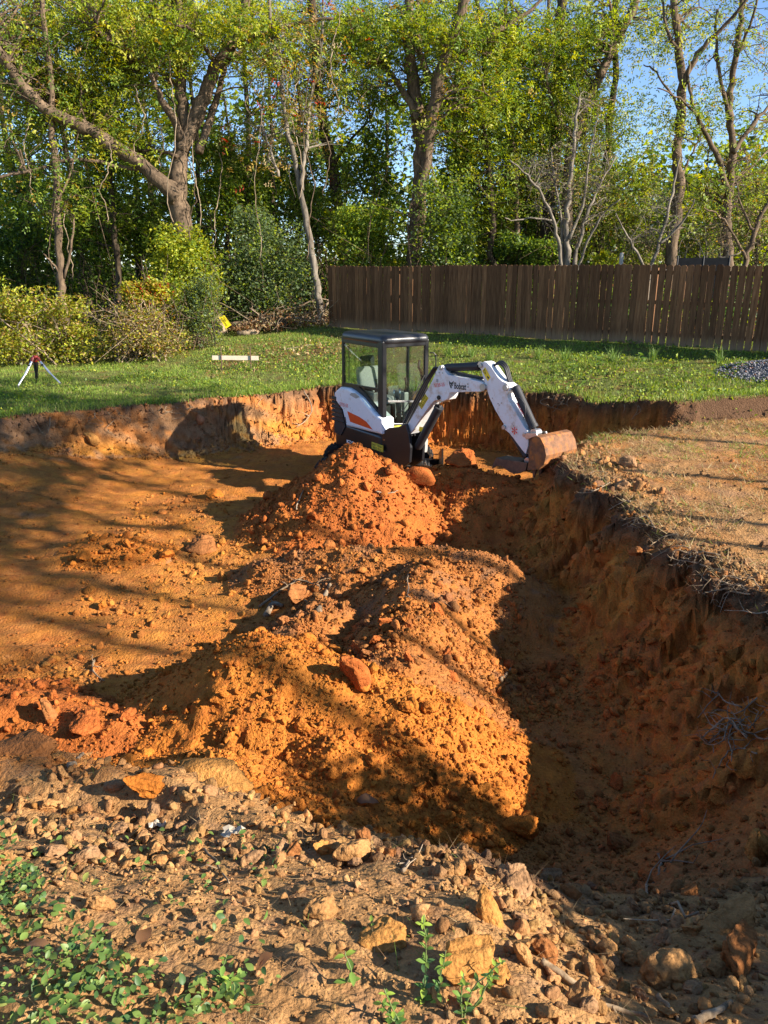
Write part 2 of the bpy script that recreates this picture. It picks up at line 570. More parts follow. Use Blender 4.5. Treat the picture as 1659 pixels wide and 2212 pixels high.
# walls by depth below the lip
dep = lawn_z(GX, GY) - GZ + 0.10 * fbm(GX * 1.5, GY * 1.5, 104, 3) + 0.05 * (n3 - .5)
wall = sstep(0.3, 0.9, np.hypot(gx_, gy_)) * (OWN < 0) * ((GD > -0.25) | ((GX > 4) & (GY > 12) & (GY < 13.6)))
leftw = 1 - sstep(-2.6, -0.8, GX)
band = mixc(np.broadcast_to(C['humus'], GX.shape + (3,)), C['brown'] * .8, sstep(0.02, 0.20, dep))
deepc = mixc(mixc(np.broadcast_to(C['red'] * 1.15, GX.shape + (3,)), C['orange'] * 1.2, n2), C['yellow'], sstep(.55, .8, n1) * .7)
deepc = mixc(deepc, C['humus'] * 1.3, sstep(.78, .95, n3) * .35)
band = mixc(band, deepc, sstep(0.14, 0.40, dep))
bandl = mixc(np.broadcast_to(C['humus'] * 1.5, GX.shape + (3,)), C['grey'] * .85, sstep(0.0, 0.22, dep + .12 * (n2 - .5)))
bandl = mixc(bandl, C['orange'], sstep(.4, .8, n2) * .6)
bandl = mixc(bandl, C['yellow'], sstep(.45, .75, n1) * sstep(.3, .7, dep))
band = mixc(band, bandl, leftw)
colr = mixc(colr, band, wall)
# near bank below the camera: tan and red rubble
nb = (GD > 0) * (1 - sstep(3.2, 4.4, GY)) * (OWN < 0)
colr = mixc(colr, mixc(mixc(np.broadcast_to(C['brown'] * .95, GX.shape + (3,)), C['tan'] * .9, n2 * .8), C['red'], sstep(.6, .8, n1) * .6), nb * 0.9)
# mounds
for i, (nm, lines, sl, rd, ck) in enumerate(MOUNDS):
    b = np.broadcast_to(C[ck], GX.shape + (3,))
    if ck == 'tan':
        b = mixc(b, C['dry'], sstep(.2, .7, n3) * .6); b = mixc(b, C['brown'], sstep(.55, .9, n2) * .5); b = mixc(b, C['orange'], sstep(.62, .8, n1) * .5)
        b = mixc(b, C['humus'] * 2, sstep(.7, .9, n3) * .4)
    elif ck == 'brown':
        b = mixc(b, C['orange'], n1 * .75); b = mixc(b, C['humus'] * 1.6, sstep(.66, .85, n2) * .55)
    else:
        b = mixc(b, C['orange'], n2 * .45); b = mixc(b, C['yellow'], sstep(.55, .9, n1) * .35); b = mixc(b, C['red'] * .85, sstep(.65, .9, n3) * .5)
    colr = np.where((OWN == i)[..., None], b, colr)
# outside: topsoil at the near rim, stripped plateau on the right, turf elsewhere
outm = sstep(0.02, -0.06, GD)
rim = mixc(mixc(np.broadcast_to(C['dry'], GX.shape + (3,)), C['tan'], n2 * .7), C['humus'] * 2.2, sstep(.6, .9, n3) * .5)
plat = mixc(mixc(np.broadcast_to(C['dry'] * .85, GX.shape + (3,)), C['orange'] * .9, sstep(.3, .8, n1) * .45), C['humus'] * 2, sstep(.5, .8, n2) * .55)
turf = mixc(np.broadcast_to(C['turf'], GX.shape + (3,)), C['tan'] * .55, sstep(.5, .9, n2) * .6)
is_plat = sstep(1.6, 2.2, GX) * (1 - sstep(12.3, 12.7, GY - .05 * GX + .2 * (n2 - .5)))
is_rim = 1 - sstep(3.8, 5.5, GY - 0.1 * np.abs(GX))
oc = mixc(mixc(turf, plat, is_plat), rim, is_rim)
lip = sstep(-0.30, -0.02, GD) * (1 - is_rim)
oc = mixc(oc, C['humus'] * 1.2, lip * .75 * (n3 * .6 + .4))
oc = mixc(oc, band, wall)
forest = sstep(24.5, 26.5, GY + GX * 0.7 - 0.9) if False else sstep(0.3, 1.5, ((GX - 8.3) * 7 + (GY - 17) * 9.95) / 12.17)
oc = mixc(oc, tri(.075, .05, .026), forest)
colr = np.where((OWN >= 0)[..., None], colr, mixc(colr, oc, np.clip(outm, 0, 1)))

VID = np.arange(nr * nc).reshape(nr, nc)
Q = np.stack([VID[:-1, :-1], VID[:-1, 1:], VID[1:, 1:], VID[1:, :-1]], -1).reshape(-1, 4)
QO = np.sort(np.stack([OWN[:-1, :-1], OWN[:-1, 1:], OWN[1:, 1:], OWN[1:, :-1]], -1).reshape(-1, 4), axis=1)[:, 2]
ALLV = np.stack([VX, VY, GZ], -1).reshape(-1, 3)
ALLC = colr.reshape(-1, 3)


def sub_mesh(name, mask):
    f = Q[mask]
    used, inv = np.unique(f.ravel(), return_inverse=True)
    return np_mesh(name, ALLV[used], inv.reshape(-1, 4), ALLC[used], SOIL, smooth=True)


ground = link_mesh('ground', sub_mesh('ground', QO == -1))
tag(ground, kind='structure')
for i, mm in enumerate(MOUNDS):
    o = link_mesh(mm[0], sub_mesh(mm[0], QO == i))
    tag(o, M_LABEL[i], 'dirt mound' if mm[0] == 'dirt_mound' else 'dirt berm')


from mathutils.bvhtree import BVHTree


def sample_ground(x, y):
    """height and colour at points, bilinear off the grid"""
    x = np.asarray(x, float); y = np.asarray(y, float)
    i = np.clip(np.searchsorted(xs, x) - 1, 0, nc - 2); j = np.clip(np.searchsorted(ys, y) - 1, 0, nr - 2)
    fx = np.clip((x - xs[i]) / (xs[i + 1] - xs[i]), 0, 1); fy = np.clip((y - ys[j]) / (ys[j + 1] - ys[j]), 0, 1)
    def bl(A):
        if A.ndim == 3:
            a, b = fx[..., None], fy[..., None]
        else:
            a, b = fx, fy
        return (A[j, i] * (1 - a) + A[j, i + 1] * a) * (1 - b) + (A[j + 1, i] * (1 - a) + A[j + 1, i + 1] * a) * b
    return bl(GZ), bl(colr), OWN[j, i], bl(GD), bl(steep)


def disp(x, y):
    i = np.clip(np.searchsorted(xs, x) - 1, 0, nc - 2); j = np.clip(np.searchsorted(ys, y) - 1, 0, nr - 2)
    return (VX - GX)[j, i], (VY - GY)[j, i]


def gz(x, y):
    return float(sample_ground(np.array([x]), np.array([y]))[0][0])


def on_ground(px, py, z0=0.0):
    """where the ray through a pixel meets the ground sheet"""
    r = ray(px, py); o = Vector((0, 0, CZ))
    t0 = 1.0; prev = 1.0
    ts = np.arange(1.2, 40, 0.01)
    X = r.x * ts; Y = r.y * ts; Z = CZ + r.z * ts
    g = sample_ground(X, Y)[0]
    k = np.argmax(Z < g)
    return Vector((X[k], Y[k], g[k]))
# ------------------------------------------------------------------ clods and stones
def ico(sub):
    bm = bmesh.new(); bmesh.ops.create_icosphere(bm, subdivisions=sub, radius=1.0)
    bm.verts.ensure_lookup_table()
    v = np.array([p.co[:] for p in bm.verts]); f = np.array([[q.index for q in t.verts] for t in bm.faces]); bm.free()
    return v, f


ICO1, ICO1F = ico(1)
ICO2, ICO2F = ico(2)
ICO3, ICO3F = ico(4)


def clod_shape(base, seed, angular=0.5, bite=0.35):
    """an uneven lump: sphere cut by random planes, then roughened"""
    r = np.random.default_rng(seed)
    v = base.copy()
    sc_ = np.array([1.0, r.uniform(.65, .95), r.uniform(.5, .8)])
    for k in range(int(7 + 5 * angular)):
        n = r.normal(size=3); n /= np.linalg.norm(n)
        d = r.uniform(.32, .8)
        h = v @ n
        v = v - np.outer(np.clip(h - d, 0, None), n) * (0.75 + .25 * angular)
    v = v * sc_
    a = r.uniform(0, 6.28)
    v = v + 0.16 * bite * np.stack([fbm(v[:, 1] * 2.2 + seed, v[:, 2] * 2.2 + k * 7, seed, 4, .65) for k in range(3)], -1)
    v = v + 0.05 * bite * np.stack([fbm(v[:, 0] * 7 + seed + v[:, 2] * 3, v[:, 1] * 7 + k * 7, seed + 3, 3, .65) for k in range(3)], -1)
    return v


clod_mesh = {}
KEYS = ['orange', 'red', 'tan', 'brown', 'yellow', 'grey']
for ck in KEYS:
    for k in range(4):
        v = clod_shape(ICO3 if k < 4 else ICO2, 300 + k * 7, 0.2 + 0.25 * k, 1.0)
        nn = np.clip(.5 + fbm(v[:, 0] * 1.7 + v[:, 2], v[:, 1] * 1.7, 400 + k, 3), 0, 1)
        cc = dict(C, yellow=tri(.42, .205, .058), grey=tri(.30, .175, .09))[ck] * (0.85 + 0.3 * nn[:, None]) * np.array([1, .98, .95])
        clod_mesh[ck, k] = np_mesh('clod_' + ck, v, ICO3F, cc, SOIL, smooth=False)

N_CLOD = [0]


def place_clod(p, size, ck, k, rot, label, group, sink=0.3, name='dirt_clod', cat='dirt clod', scale=(1, 1, 1)):
    o = bpy.data.objects.new(name, clod_mesh[ck, k])
    o.location = (p[0], p[1], p[2] + size * (0.6 - sink) * scale[2])
    o.rotation_euler = rot
    o.scale = (size * scale[0], size * scale[1], size * scale[2])
    col.objects.link(o)
    tag(o, label, cat, group)
    N_CLOD[0] += 1
    return o


# the big ones one can point at: pixel of the middle, half-width in pixels, colour, shape, rotation, stretch, label
BIG = [
    (1005, 2068, 68, 'yellow', 3, (.2, .1, .4), (1, .9, .9), 'big blocky tan clay lump with a flat cut top on the near slope'),
    (1066, 1968, 40, 'yellow', 2, (.3, 1.0, -.9), (1.4, .75, .55), 'upright slab of yellow clay leaning above the blocky lump'),
    (1080, 2098, 27, 'yellow', 1, (.2, .5, 1.0), (1, 1, .9), 'small tan clay lump touching the right side of the blocky lump'),
    (1128, 2060, 26, 'tan', 0, (.1, 1.2, .5), (1.2, .8, .8), 'narrow sunlit tan clod right of the leaning slab'),
    (838, 2010, 48, 'yellow', 1, (.1, .2, .2), (1.2, .8, .6), 'flat ochre clay lump left of the blocky lump at the rim'),
    (1440, 2085, 55, 'tan', 0, (.5, .2, 1.0), (1, 1, .9), 'large rounded tan clod alone on the shaded near slope'),
    (1175, 2050, 30, 'brown', 0, (.3, .9, .1), (1, .9, 1), 'rounded brown clod in the shade right of the narrow clod'),
    (1285, 2085, 24, 'brown', 1, (.3, .9, 1.1), (1, .9, 1), 'small brown clod between the two rounded clods'),
    (1110, 1895, 46, 'grey', 1, (.1, .2, .8), (1.2, .9, .8), 'pale grey-tan flat clod on top of the rubble bank'),
    (1188, 1890, 28, 'grey', 3, (.2, .1, .2), (1, .9, .8), 'smaller grey clod right of the pale flat clod'),
    (1565, 1980, 62, 'tan', 3, (.1, -.2, .5), (1.5, .8, .4), 'long flat tan slab lying below the thin branch'),
    (1590, 2050, 66, 'brown', 3, (.4, .2, .9), (1.2, .9, .7), 'broad brown lump low on the shaded near slope below the long slab'),
    (1640, 1830, 60, 'yellow', 3, (.3, .8, .5), (1.3, .7, .8), 'yellow clay block standing out of the right bank foot'),
    (768, 1448, 48, 'red', 2, (.2, 1.1, .6), (1.2, .6, .8), 'big upright red clod on the flank of the bright orange mound'),
    (640, 1280, 36, 'brown', 3, (.5, .3, .9), (1.1, 1, .9), 'sunlit brown clod wrapped in roots on the long brown heap'),
    (1125, 1775, 36, 'orange', 2, (.2, .4, .3), (1.1, .8, 1), 'pointed orange clod on the trench floor near the bank'),
    (470, 1665, 70, 'yellow', 0, (.1, .1, .3), (1.2, 1, .7), 'large smooth yellow-tan lump on the crest of the topsoil berm'),
    (330, 1690, 45, 'orange', 3, (.2, .4, .2), (1.4, .8, .6), 'slanted orange slab on the berm left of the large lump'),
    (60, 1600, 62, 'brown', 1, (.1, .1, .1), (1.5, .8, .5), 'long brown lump of soil at the left end of the berm'),
    (110, 1535, 26, 'brown', 2, (.2, 1.3, .2), (1.4, .8, .7), 'upright brown clod standing behind the long brown lump'),
    (190, 1555, 36, 'red', 1, (.1, .3, .8), (1, 1, .8), 'crumbly red clod right of the upright brown clod'),
    (440, 1175, 34, 'brown', 1, (.1, .3, .8), (1.2, 1, .9), 'dark brown clod at the left foot of the pointed mound'),
    (690, 1950, 34, 'tan', 2, (.3, .3, .8), (1.1, 1, .9), 'crumbly tan lump alone on the bare near rim'),
    (760, 1830, 44, 'tan', 2, (.3, .5, .8), (1.1, .8, .9), 'ragged tan clod on the pit side of the berm'),
    (905, 1030, 34, 'red', 0, (.2, .2, .5), (1.1, .9, 1), 'big red clod beside the boom foot of the excavator'),
    (1000, 985, 36, 'red', 1, (.2, .2, .5), (1.2, .9, .8), 'big red clod on the heap under the excavator arm'),
    (1330, 1815, 36, 'brown', 3, (.2, .6, .5), (1.2, .9, .7), 'flat brown slab clod at the foot of the right bank'),
    (1265, 2150, 36, 'tan', 1, (.6, .2, .4), (1, .9, .9), 'tan clod low on the near slope below the small brown clod'),
    (200, 948, 17, 'yellow', 2, (.2, 1.0, .4), (1.1, .8, 1), 'yellow clay lump at the foot of the far wall below the turf'),
    (705, 1830, 30, 'yellow', 3, (.2, .5, .4), (1.3, .7, .8), 'yellow elongated clod on the berm left of the ragged clod'),
]
for (px, py, hw, ck, k, rot, scl, lab) in BIG:
    p = on_ground(px, py + hw * 0.45)
    dist = (p - Vector((0, 0, CZ))).length
    place_clod(p, hw * dist / F * 1.12, ck, k, rot, lab, None, 0.28, scale=scl)


def scatter(n, xr, yr, seed):
    r = np.random.default_rng(seed)
    return r.uniform(*xr, n), r.uniform(*yr, n), r


# zone density: (x range, y range, count, median size, sigma, wanted owners or None)
ZONES = [
    ((-1.7, 0.3), (2.3, 3.3), 900, .026, .45),
    ((0.1, 2.7), (1.15, 3.4), 2600, .019, .55), ((-1.8, 1.1), (3.3, 5.9), 15000, .0095, .5), ((-1.5, 1.4), (5.6, 8.6), 8000, .0115, .5), ((-2, 1), (9.2, 11.6), 5000, .016, .5), ((-6, 0), (5.5, 12), 6000, .013, .5),
    ((-2.6, 2.8), (1.0, 3.4), 12000, .0062, .45),
    ((-5, 3.4), (1.0, 4.6), 13000, .0095, .55), ((-4.5, 3.2), (3.4, 6.6), 19000, .0105, .70), ((-3.5, 3.2), (5.5, 9.2), 14000, .0125, .70),
    ((-4, 3.2), (8.6, 12.2), 11000, .016, .66), ((-9, 4.5), (6, 17), 3500, .016, .55), ((-8, 5.2), (12, 17.2), 15000, .017, .5), ((2.2, 8), (4.5, 12.8), 2600, .012, .5),
]
cx_, cy_, cs_ = [], [], []
for zi, (xr, yr, n, med, sg) in enumerate(ZONES):
    X, Y, r = scatter(n, xr, yr, 900 + zi)
    S = med * np.exp(r.normal(0, sg, n))
    cx_.append(X); cy_.append(Y); cs_.append(S)
# broken earth on the far walls
rw = np.random.default_rng(990)
for i in range(0, 13):
    (x0, y0, w0), (x1, y1, _) = PIT[i], PIT[i + 1]
    L_ = math.hypot(x1 - x0, y1 - y0); n = int(L_ * 800)
    t = rw.random(n); o_ = rw.uniform(-.12, 1.0, n) * (w0 + .12)
    nxw, nyw = (y1 - y0) / L_, -(x1 - x0) / L_
    cx_.append(x0 + (x1 - x0) * t + nxw * o_); cy_.append(y0 + (y1 - y0) * t + nyw * o_); cs_.append(.016 * np.exp(rw.normal(0, .5, n)))
nwall = sum(len(a) for a in cx_)
cx_ = np.concatenate(cx_); cy_ = np.concatenate(cy_); cs_ = np.concatenate(cs_)
cz_, cc_, co_, cd_, cst_ = sample_ground(cx_, cy_)
clump = fbm(cx_ * 1.1, cy_ * 1.1, 555, 3)
keep = (rng.random(len(cx_)) < np.clip(0.75 + 1.0 * clump, 0.15, 1.0))
keep &= ~((co_ < 0) & (cd_ > 0.5) & (cx_ < 0.4) & (rng.random(len(cx_)) < 0.6))          # flat floor: few
keep &= ~((cd_ < -0.05) & (cy_ > 4.4) & (cx_ < 2))                                         # not on the lawn
keep &= ~((cy_ > 12) & (cd_ > .55) & (cx_ < 5) & (rng.random(len(cx_)) < .8))
keep &= (np.abs(cx_) < 0.62 * cy_ + 0.9)
keep &= ~((np.abs(cx_ + 0.15) < 1.2) & (np.abs(cy_ - 13.5) < 1.2))
keep &= ~((cst_ > 0.6) & (cy_ < 11) & (rng.random(len(cx_)) < 0.35))
cx_, cy_, cs_, cz_, cc_, co_, cd_ = [a[keep] for a in (cx_, cy_, cs_, cz_, cc_, co_, cd_)]
dxw, dyw = disp(cx_, cy_); cx_ = cx_ + dxw; cy_ = cy_ + dyw
appar = cs_ / np.hypot(cy_, 2.2)
order = np.argsort(-appar)
cs_ = np.minimum(cs_, 0.0145 * np.hypot(cy_, 2.2))
top = order[:250]
rest = order[250:]
GNAME = {-1: ('loose dirt clods lying on the pit floor, banks and trench', 'loose rounded dirt clod lying on the dug ground of the pit'),
         0: ('clods on the pointed mound', 'loose red clod on the slope of the tall pointed mound'), 1: ('clods on the heap under the bucket', 'loose red clod on the rough heap under the bucket'),
         2: ('clods on the long brown heap', 'loose clod on the long brown heap'), 3: ('clods on the bright orange mound', 'loose orange clod on the bright crumbly front mound'),
         4: ('clods on the low red ridge', 'loose red clod on the low ridge left of the front mound'), 5: ('clods on the topsoil berm', 'loose tan clod on the topsoil berm at the near rim'),
         6: ('clods on the small hump', 'loose clod on the small hump of the pit floor')}
key_arr = np.array([C[k] for k in KEYS])
for q in top:
    ck = KEYS[int(np.argmin(((key_arr - cc_[q]) ** 2).sum(1)))]
    g, lab = GNAME[int(co_[q])]
    CW = dict(orange='orange', red='dark red', tan='tan', brown='brown', yellow='ochre', grey='greyish')[ck]
    if int(co_[q]) < 0:
        X_, Y_, D_ = cx_[q], cy_[q], cd_[q]
        if Y_ < 3.7 and X_ > -.1: zn = 'rubble slope at the near rim'
        elif Y_ < 4.2: zn = 'bare soil of the near rim'
        elif X_ > 2 and D_ < 0.05: zn = 'stripped plateau beside the right bank'
        elif X_ > 1.6: zn = 'shaded right bank of the pit'
        elif X_ > .5 and Y_ < 12: zn = 'shaded trench floor'
        elif Y_ > 12.3 and D_ < .7: zn = 'foot of the far pit wall'
        else: zn = 'flat sunlit pit floor'
        g = 'clods on the ' + zn; lab = 'loose %s dirt clod lying on the %s' % (CW, zn)
    else:
        lab = lab.replace('loose red', 'loose').replace('loose orange', 'loose').replace('loose tan', 'loose').replace('loose', 'loose ' + CW)
    place_clod((cx_[q], cy_[q], cz_[q]), cs_[q], ck, int(rng.integers(0, 4)), tuple(rng.uniform(-.6, .6, 2)) + (rng.uniform(0, 6.28),), lab, g, 0.25, scale=(rng.uniform(.85, 1.3), rng.uniform(.8, 1.1), rng.uniform(.7, 1)))


def joined_clods(name, idx, base, basef, seed):
    r = np.random.default_rng(seed)
    n = len(idx)
    shapes = [clod_shape(base, seed + k, .6, 1.0) for k in range(8)]
    sh = np.stack(shapes)[r.integers(0, 8, n)]                        # n, m, 3
    m = sh.shape[1]
    # random rotation
    q = r.normal(size=(n, 4)); q /= np.linalg.norm(q, axis=1)[:, None]
    w, x, y_, z = q.T
    R = np.stack([1 - 2 * (y_ * y_ + z * z), 2 * (x * y_ - z * w), 2 * (x * z + y_ * w), 2 * (x * y_ + z * w), 1 - 2 * (x * x + z * z), 2 * (y_ * z - x * w),
                  2 * (x * z - y_ * w), 2 * (y_ * z + x * w), 1 - 2 * (x * x + y_ * y_)], -1).reshape(n, 3, 3)
    V = np.einsum('nij,nmj->nmi', R, sh) * cs_[idx][:, None, None]
    V += np.stack([cx_[idx], cy_[idx], cz_[idx] + cs_[idx] * 0.25], -1)[:, None, :]
    V = V.reshape(-1, 3)
    Fc = (basef[None] + (np.arange(n) * m)[:, None, None]).reshape(-1, 3)
    colc = np.repeat(cc_[idx] * r.uniform(.62, 1.22, (n, 1)) * r.uniform(.94, 1.06, (n, 3)), m, axis=0)
    me = np_mesh(name, V, Fc, colc, SOIL, smooth=False)
    o = link_mesh(name, me)
    tag(o, 'crumbs and pebbles of dirt strewn over the heaps and banks', 'dirt crumbs', kind='stuff')


joined_clods('dirt_crumbs', rest[:3200], ICO2, ICO2F, 41)
joined_clods('dirt_crumbs', rest[3200:], ICO1, ICO1F, 51)
print('clods', N_CLOD[0], len(rest), 'terrain', nr, nc, 'tris', 2 * nr * nc + 80 * 3200 + 20 * len(rest))
# ------------------------------------------------------------------ board fence
WOOD, N_, L_, B_ = new_mat('fence_wood')
oi = N_.new('ShaderNodeObjectInfo')
tc = N_.new('ShaderNodeTexCoord')
mp = N_.new('ShaderNodeMapping'); mp.inputs['Scale'].default_value = (14, 14, 1.1)
L_.new(tc.outputs['Object'], mp.inputs[0])
cmb = N_.new('ShaderNodeVectorMath'); cmb.operation = 'ADD'
L_.new(mp.outputs[0], cmb.inputs[0]); L_.new(oi.outputs['Location'], cmb.inputs[1])
g = noise_node(N_, L_, 2.2, 6, 0.65, vec=cmb.outputs[0])
r = ramp(N_, L_, g.outputs[0], [(0.3, (0.075, 0.034, 0.015)), (0.55, (0.15, 0.075, 0.035)), (0.75, (0.23, 0.125, 0.062))])
rv = ramp(N_, L_, oi.outputs['Random'], [(0, (0.62, 0.6, 0.58)), (0.6, (1, 1, 1)), (1, (1.5, 1.45, 1.4))])
o1 = mix(N_, L_, r.outputs[0], rv.outputs[0], 1.0, 'MULTIPLY')
# splashed soil bleaches the foot of the boards
sep = N_.new('ShaderNodeSeparateXYZ'); L_.new(tc.outputs['Object'], sep.inputs[0])
n2_ = noise_node(N_, L_, 5, 3, vec=cmb.outputs[0])
md = N_.new('ShaderNodeMath'); md.operation = 'MULTIPLY_ADD'; md.inputs[1].default_value = 0.35; L_.new(n2_.outputs[0], md.inputs[0]); L_.new(sep.outputs['Z'], md.inputs[2])
r3 = ramp(N_, L_, md.outputs[0], [(0.22, (1, 1, 1)), (0.45, (0, 0, 0))])
L_.new(mix(N_, L_, o1, (0.22, 0.14, 0.08), r3.outputs[0]), B_.inputs['Base Color'])
B_.inputs['Roughness'].default_value = 0.85
B_.inputs['Specular IOR Level'].default_value = 0.2
bump(N_, L_, g.outputs[0], 0.5, 0.004, B_)

fa = at_y(1662, 757, 16.7); fb = at_y(711, 706, 24.0)
fdir = Vector((fb.x - fa.x, fb.y - fa.y, 0)); flen = fdir.length; fdir.normalize()
start = Vector((fa.x, fa.y, 0)) - fdir * 2.4
flen += 2.4
fence = empty('board_fence', (start.x, start.y, 0), math.atan2(fdir.y, fdir.x))
tag(fence, 'tall brown dog-eared board fence at the back of the yard', 'fence')
PW, PH = 0.139, 1.77


def picket_mesh(k):
    rr = random.Random(k)
    w = PW / 2; e = 0.032
    prof = [(-w, 0), (w, 0), (w, PH - e), (w - e, PH), (-w + e, PH), (-w, PH - e)]
    bow = rr.uniform(-.006, .006)
    me = MB().prism([(x + bow * (z / PH) ** 2, -.008, z) for x, z in prof], [(x + bow * (z / PH) ** 2, .008, z) for x, z in prof])
    return me.mesh('picket', WOOD)


pm = [picket_mesh(k) for k in range(5)]


def fence_base(s):
    """height of the picket foot along the fence: follows the boards' lower edge in the photograph"""
    p = start + fdir * s
    return gz(p.x, p.y) + 0.02


zz = [fence_base(q * 0.5) for q in range(int(flen * 2) + 3)]
zz = np.convolve(np.pad(zz, 2, mode='edge'), np.ones(5) / 5, 'valid')
s = 0.07; k = 0
while s < flen:
    o = bpy.data.objects.new('picket', pm[random.randrange(5)])
    col.objects.link(o); o.parent = fence
    z = float(np.interp(s / 0.5, np.arange(len(zz)), zz))
    o.location = (s, random.uniform(-.004, .004), z + random.uniform(-.012, .012))
    o.rotation_euler = (random.uniform(-.008, .008), random.uniform(-.007, .007), random.uniform(-.03, .03))
    frac = s / flen
    gap = random.choice([0.002, 0.003, 0.006, 0.012]) if frac > 0.35 else random.choice([0.004, 0.014, 0.02, 0.03])
    s += PW + gap; k += 1
for rz_ in (0.25, 0.95, 1.6):
    m = MB()
    pts = [(q, 0.03, float(np.interp(q / .5, np.arange(len(zz)), zz)) + rz_) for q in np.arange(0, flen, 2.4)] + [(flen, .03, float(zz[int(flen * 2)]) + rz_)]
    for a, b in zip(pts[:-1], pts[1:]):
        m.prism([(a[0], -.055 - .02, a[2] - .044), (a[0], -.012, a[2] - .044), (a[0], -.012, a[2] + .044), (a[0], -.075, a[2] + .044)],
                [(b[0], -.075, b[2] - .044), (b[0], -.012, b[2] - .044), (b[0], -.012, b[2] + .044), (b[0], -.075, b[2] + .044)])
    m.build('rail', WOOD, fence)
for q in np.arange(0.2, flen, 2.4):
    z = float(np.interp(q / .5, np.arange(len(zz)), zz))
    MB().box((q - .045, -.17, z - .4), (q + .045, -.08, z + 1.7)).build('post', WOOD, fence)
# ------------------------------------------------------------------ mini excavator
PAINT = simple('white_paint', (0.72, 0.73, 0.74), 0.35, vary=0.03, dirt=(0.56, 0.44, 0.33), dirt_amt=0.4, dirt_scale=5)
PAINT_CLEAN = simple('white_cowling_paint', (0.76, 0.78, 0.82), 0.28, vary=0.03, dirt=(0.5, 0.36, 0.25), dirt_amt=0.2, dirt_scale=6)
BLACK = simple('black_paint', (0.012, 0.012, 0.014), 0.3, vary=0.2)
BLACKM = simple('black_plastic', (0.018, 0.018, 0.02), 0.6, vary=0.2)
RUBBER = simple('track_rubber', (0.02, 0.019, 0.018), 0.8, vary=0.3, dirt=(0.30, 0.15, 0.06), dirt_amt=0.25, dirt_scale=9)
STEEL = simple('worn_steel', (0.42, 0.40, 0.38), 0.38, 0.85, vary=0.2)
CHROME = simple('chrome_rod', (0.75, 0.75, 0.76), 0.12, 1.0, vary=0.03)
RUST = simple('rusty_bucket_steel', (0.17, 0.075, 0.03), 0.75, 0.1, vary=0.45, scale=13, bumpd=0.02, dirt=(0.40, 0.145, 0.03), dirt_amt=0.5, dirt_scale=8)
RUSTD = simple('dark_rusty_steel', (0.13, 0.075, 0.045), 0.6, 0.3, vary=0.35, scale=14, bumpd=0.004, dirt=(0.36, 0.17, 0.06), dirt_amt=0.15)
REDL = simple('orange_red_decal', (0.75, 0.085, 0.012), 0.3, vary=0.06)
REDT = simple('red_lettering', (0.70, 0.05, 0.03), 0.5, vary=0.05)
DARKT = simple('black_lettering', (0.012, 0.012, 0.012), 0.5)
WHITET = simple('white_lettering', (0.8, 0.8, 0.8), 0.5)
YEL = simple('yellow_sticker', (0.80, 0.60, 0.012), 0.4, vary=0.05)
YELG = simple('yellow_green_sticker', (0.66, 0.64, 0.06), 0.4, vary=0.05)
SEATG = simple('grey_seat_cover', (0.34, 0.33, 0.32), 0.9, vary=0.12, scale=40)
SEATB = simple('black_seat', (0.02, 0.02, 0.02), 0.8)
GREYP = simple('grey_panel', (0.33, 0.32, 0.30), 0.5, vary=0.08)
m, N, L, B = new_mat('cab_glass')
N.remove(B)
gl = N.new('ShaderNodeBsdfGlossy'); gl.inputs['Roughness'].default_value = 0.02; gl.inputs['Color'].default_value = (.9, .95, .93, 1)
tr_ = N.new('ShaderNodeBsdfTransparent'); tr_.inputs['Color'].default_value = (.64, .74, .69, 1)
lw = N.new('ShaderNodeLayerWeight'); lw.inputs['Blend'].default_value = 0.5
pw = N.new('ShaderNodeMath'); pw.operation = 'POWER'; pw.inputs[1].default_value = 4.0; L.new(lw.outputs['Facing'], pw.inputs[0])
ma = N.new('ShaderNodeMath'); ma.operation = 'MULTIPLY_ADD'; ma.inputs[1].default_value = 0.7; ma.inputs[2].default_value = 0.13; L.new(pw.outputs[0], ma.inputs[0])
ms = N.new('ShaderNodeMixShader'); L.new(ma.outputs[0], ms.inputs[0]); L.new(tr_.outputs[0], ms.inputs[1]); L.new(gl.outputs[0], ms.inputs[2])
L.new(ms.outputs[0], N['Material Output'].inputs['Surface'])
GLASS = m

FLOOR_Z = -1.06
EX_O = Vector((-.146, 13.58, FLOOR_Z - 0.04))
TH = math.radians(-57)
exc = empty('mini_excavator', EX_O, TH)
tag(exc, 'white and black mini excavator with glazed cab digging in the pit', 'excavator')
EXM = Matrix.Translation(EX_O) @ Matrix.Rotation(TH, 4, 'Z')
EXI = EXM.inverted()
R3 = EXM.to_3x3()
XH, YH = R3 @ Vector((1, 0, 0)), R3 @ Vector((0, 1, 0))


def q2(cx, cy): return 702.2 + .16535 * cx, 702.2 + .16535 * cy        # close-up of the cab
def q1(cx, cy): return 647.4 + .3968 * cx, 685.8 + .3968 * cy          # close-up of the whole machine


def sd(cx, cy, Y=-.30):
    p = EXI @ at_plane(*q2(cx, cy), EXM @ Vector((0, Y, 0)), YH)
    return Vector((p.x, Y, p.z))


def fr(cx, cy, X=.66):
    p = EXI @ at_plane(*q2(cx, cy), EXM @ Vector((X, 0, 0)), XH)
    return Vector((X, p.y, p.z))


BOOM = Matrix.Translation((.95, -.10, 0)) @ Matrix.Rotation(math.radians(7), 4, 'Z')
BW = EXM @ BOOM
BWI = BW.inverted()
BYH = BW.to_3x3() @ Vector((0, 1, 0))


def bp(cx, cy, Y=-.1):
    """point of the boom's near face, in the boom's own frame"""
    p = BWI @ at_plane(*q1(cx, cy), BW @ Vector((0, Y, 0)), BYH)
    return Vector((p.x, Y, p.z))


def T(pts, M=BOOM):
    return [M @ Vector(p) for p in pts]


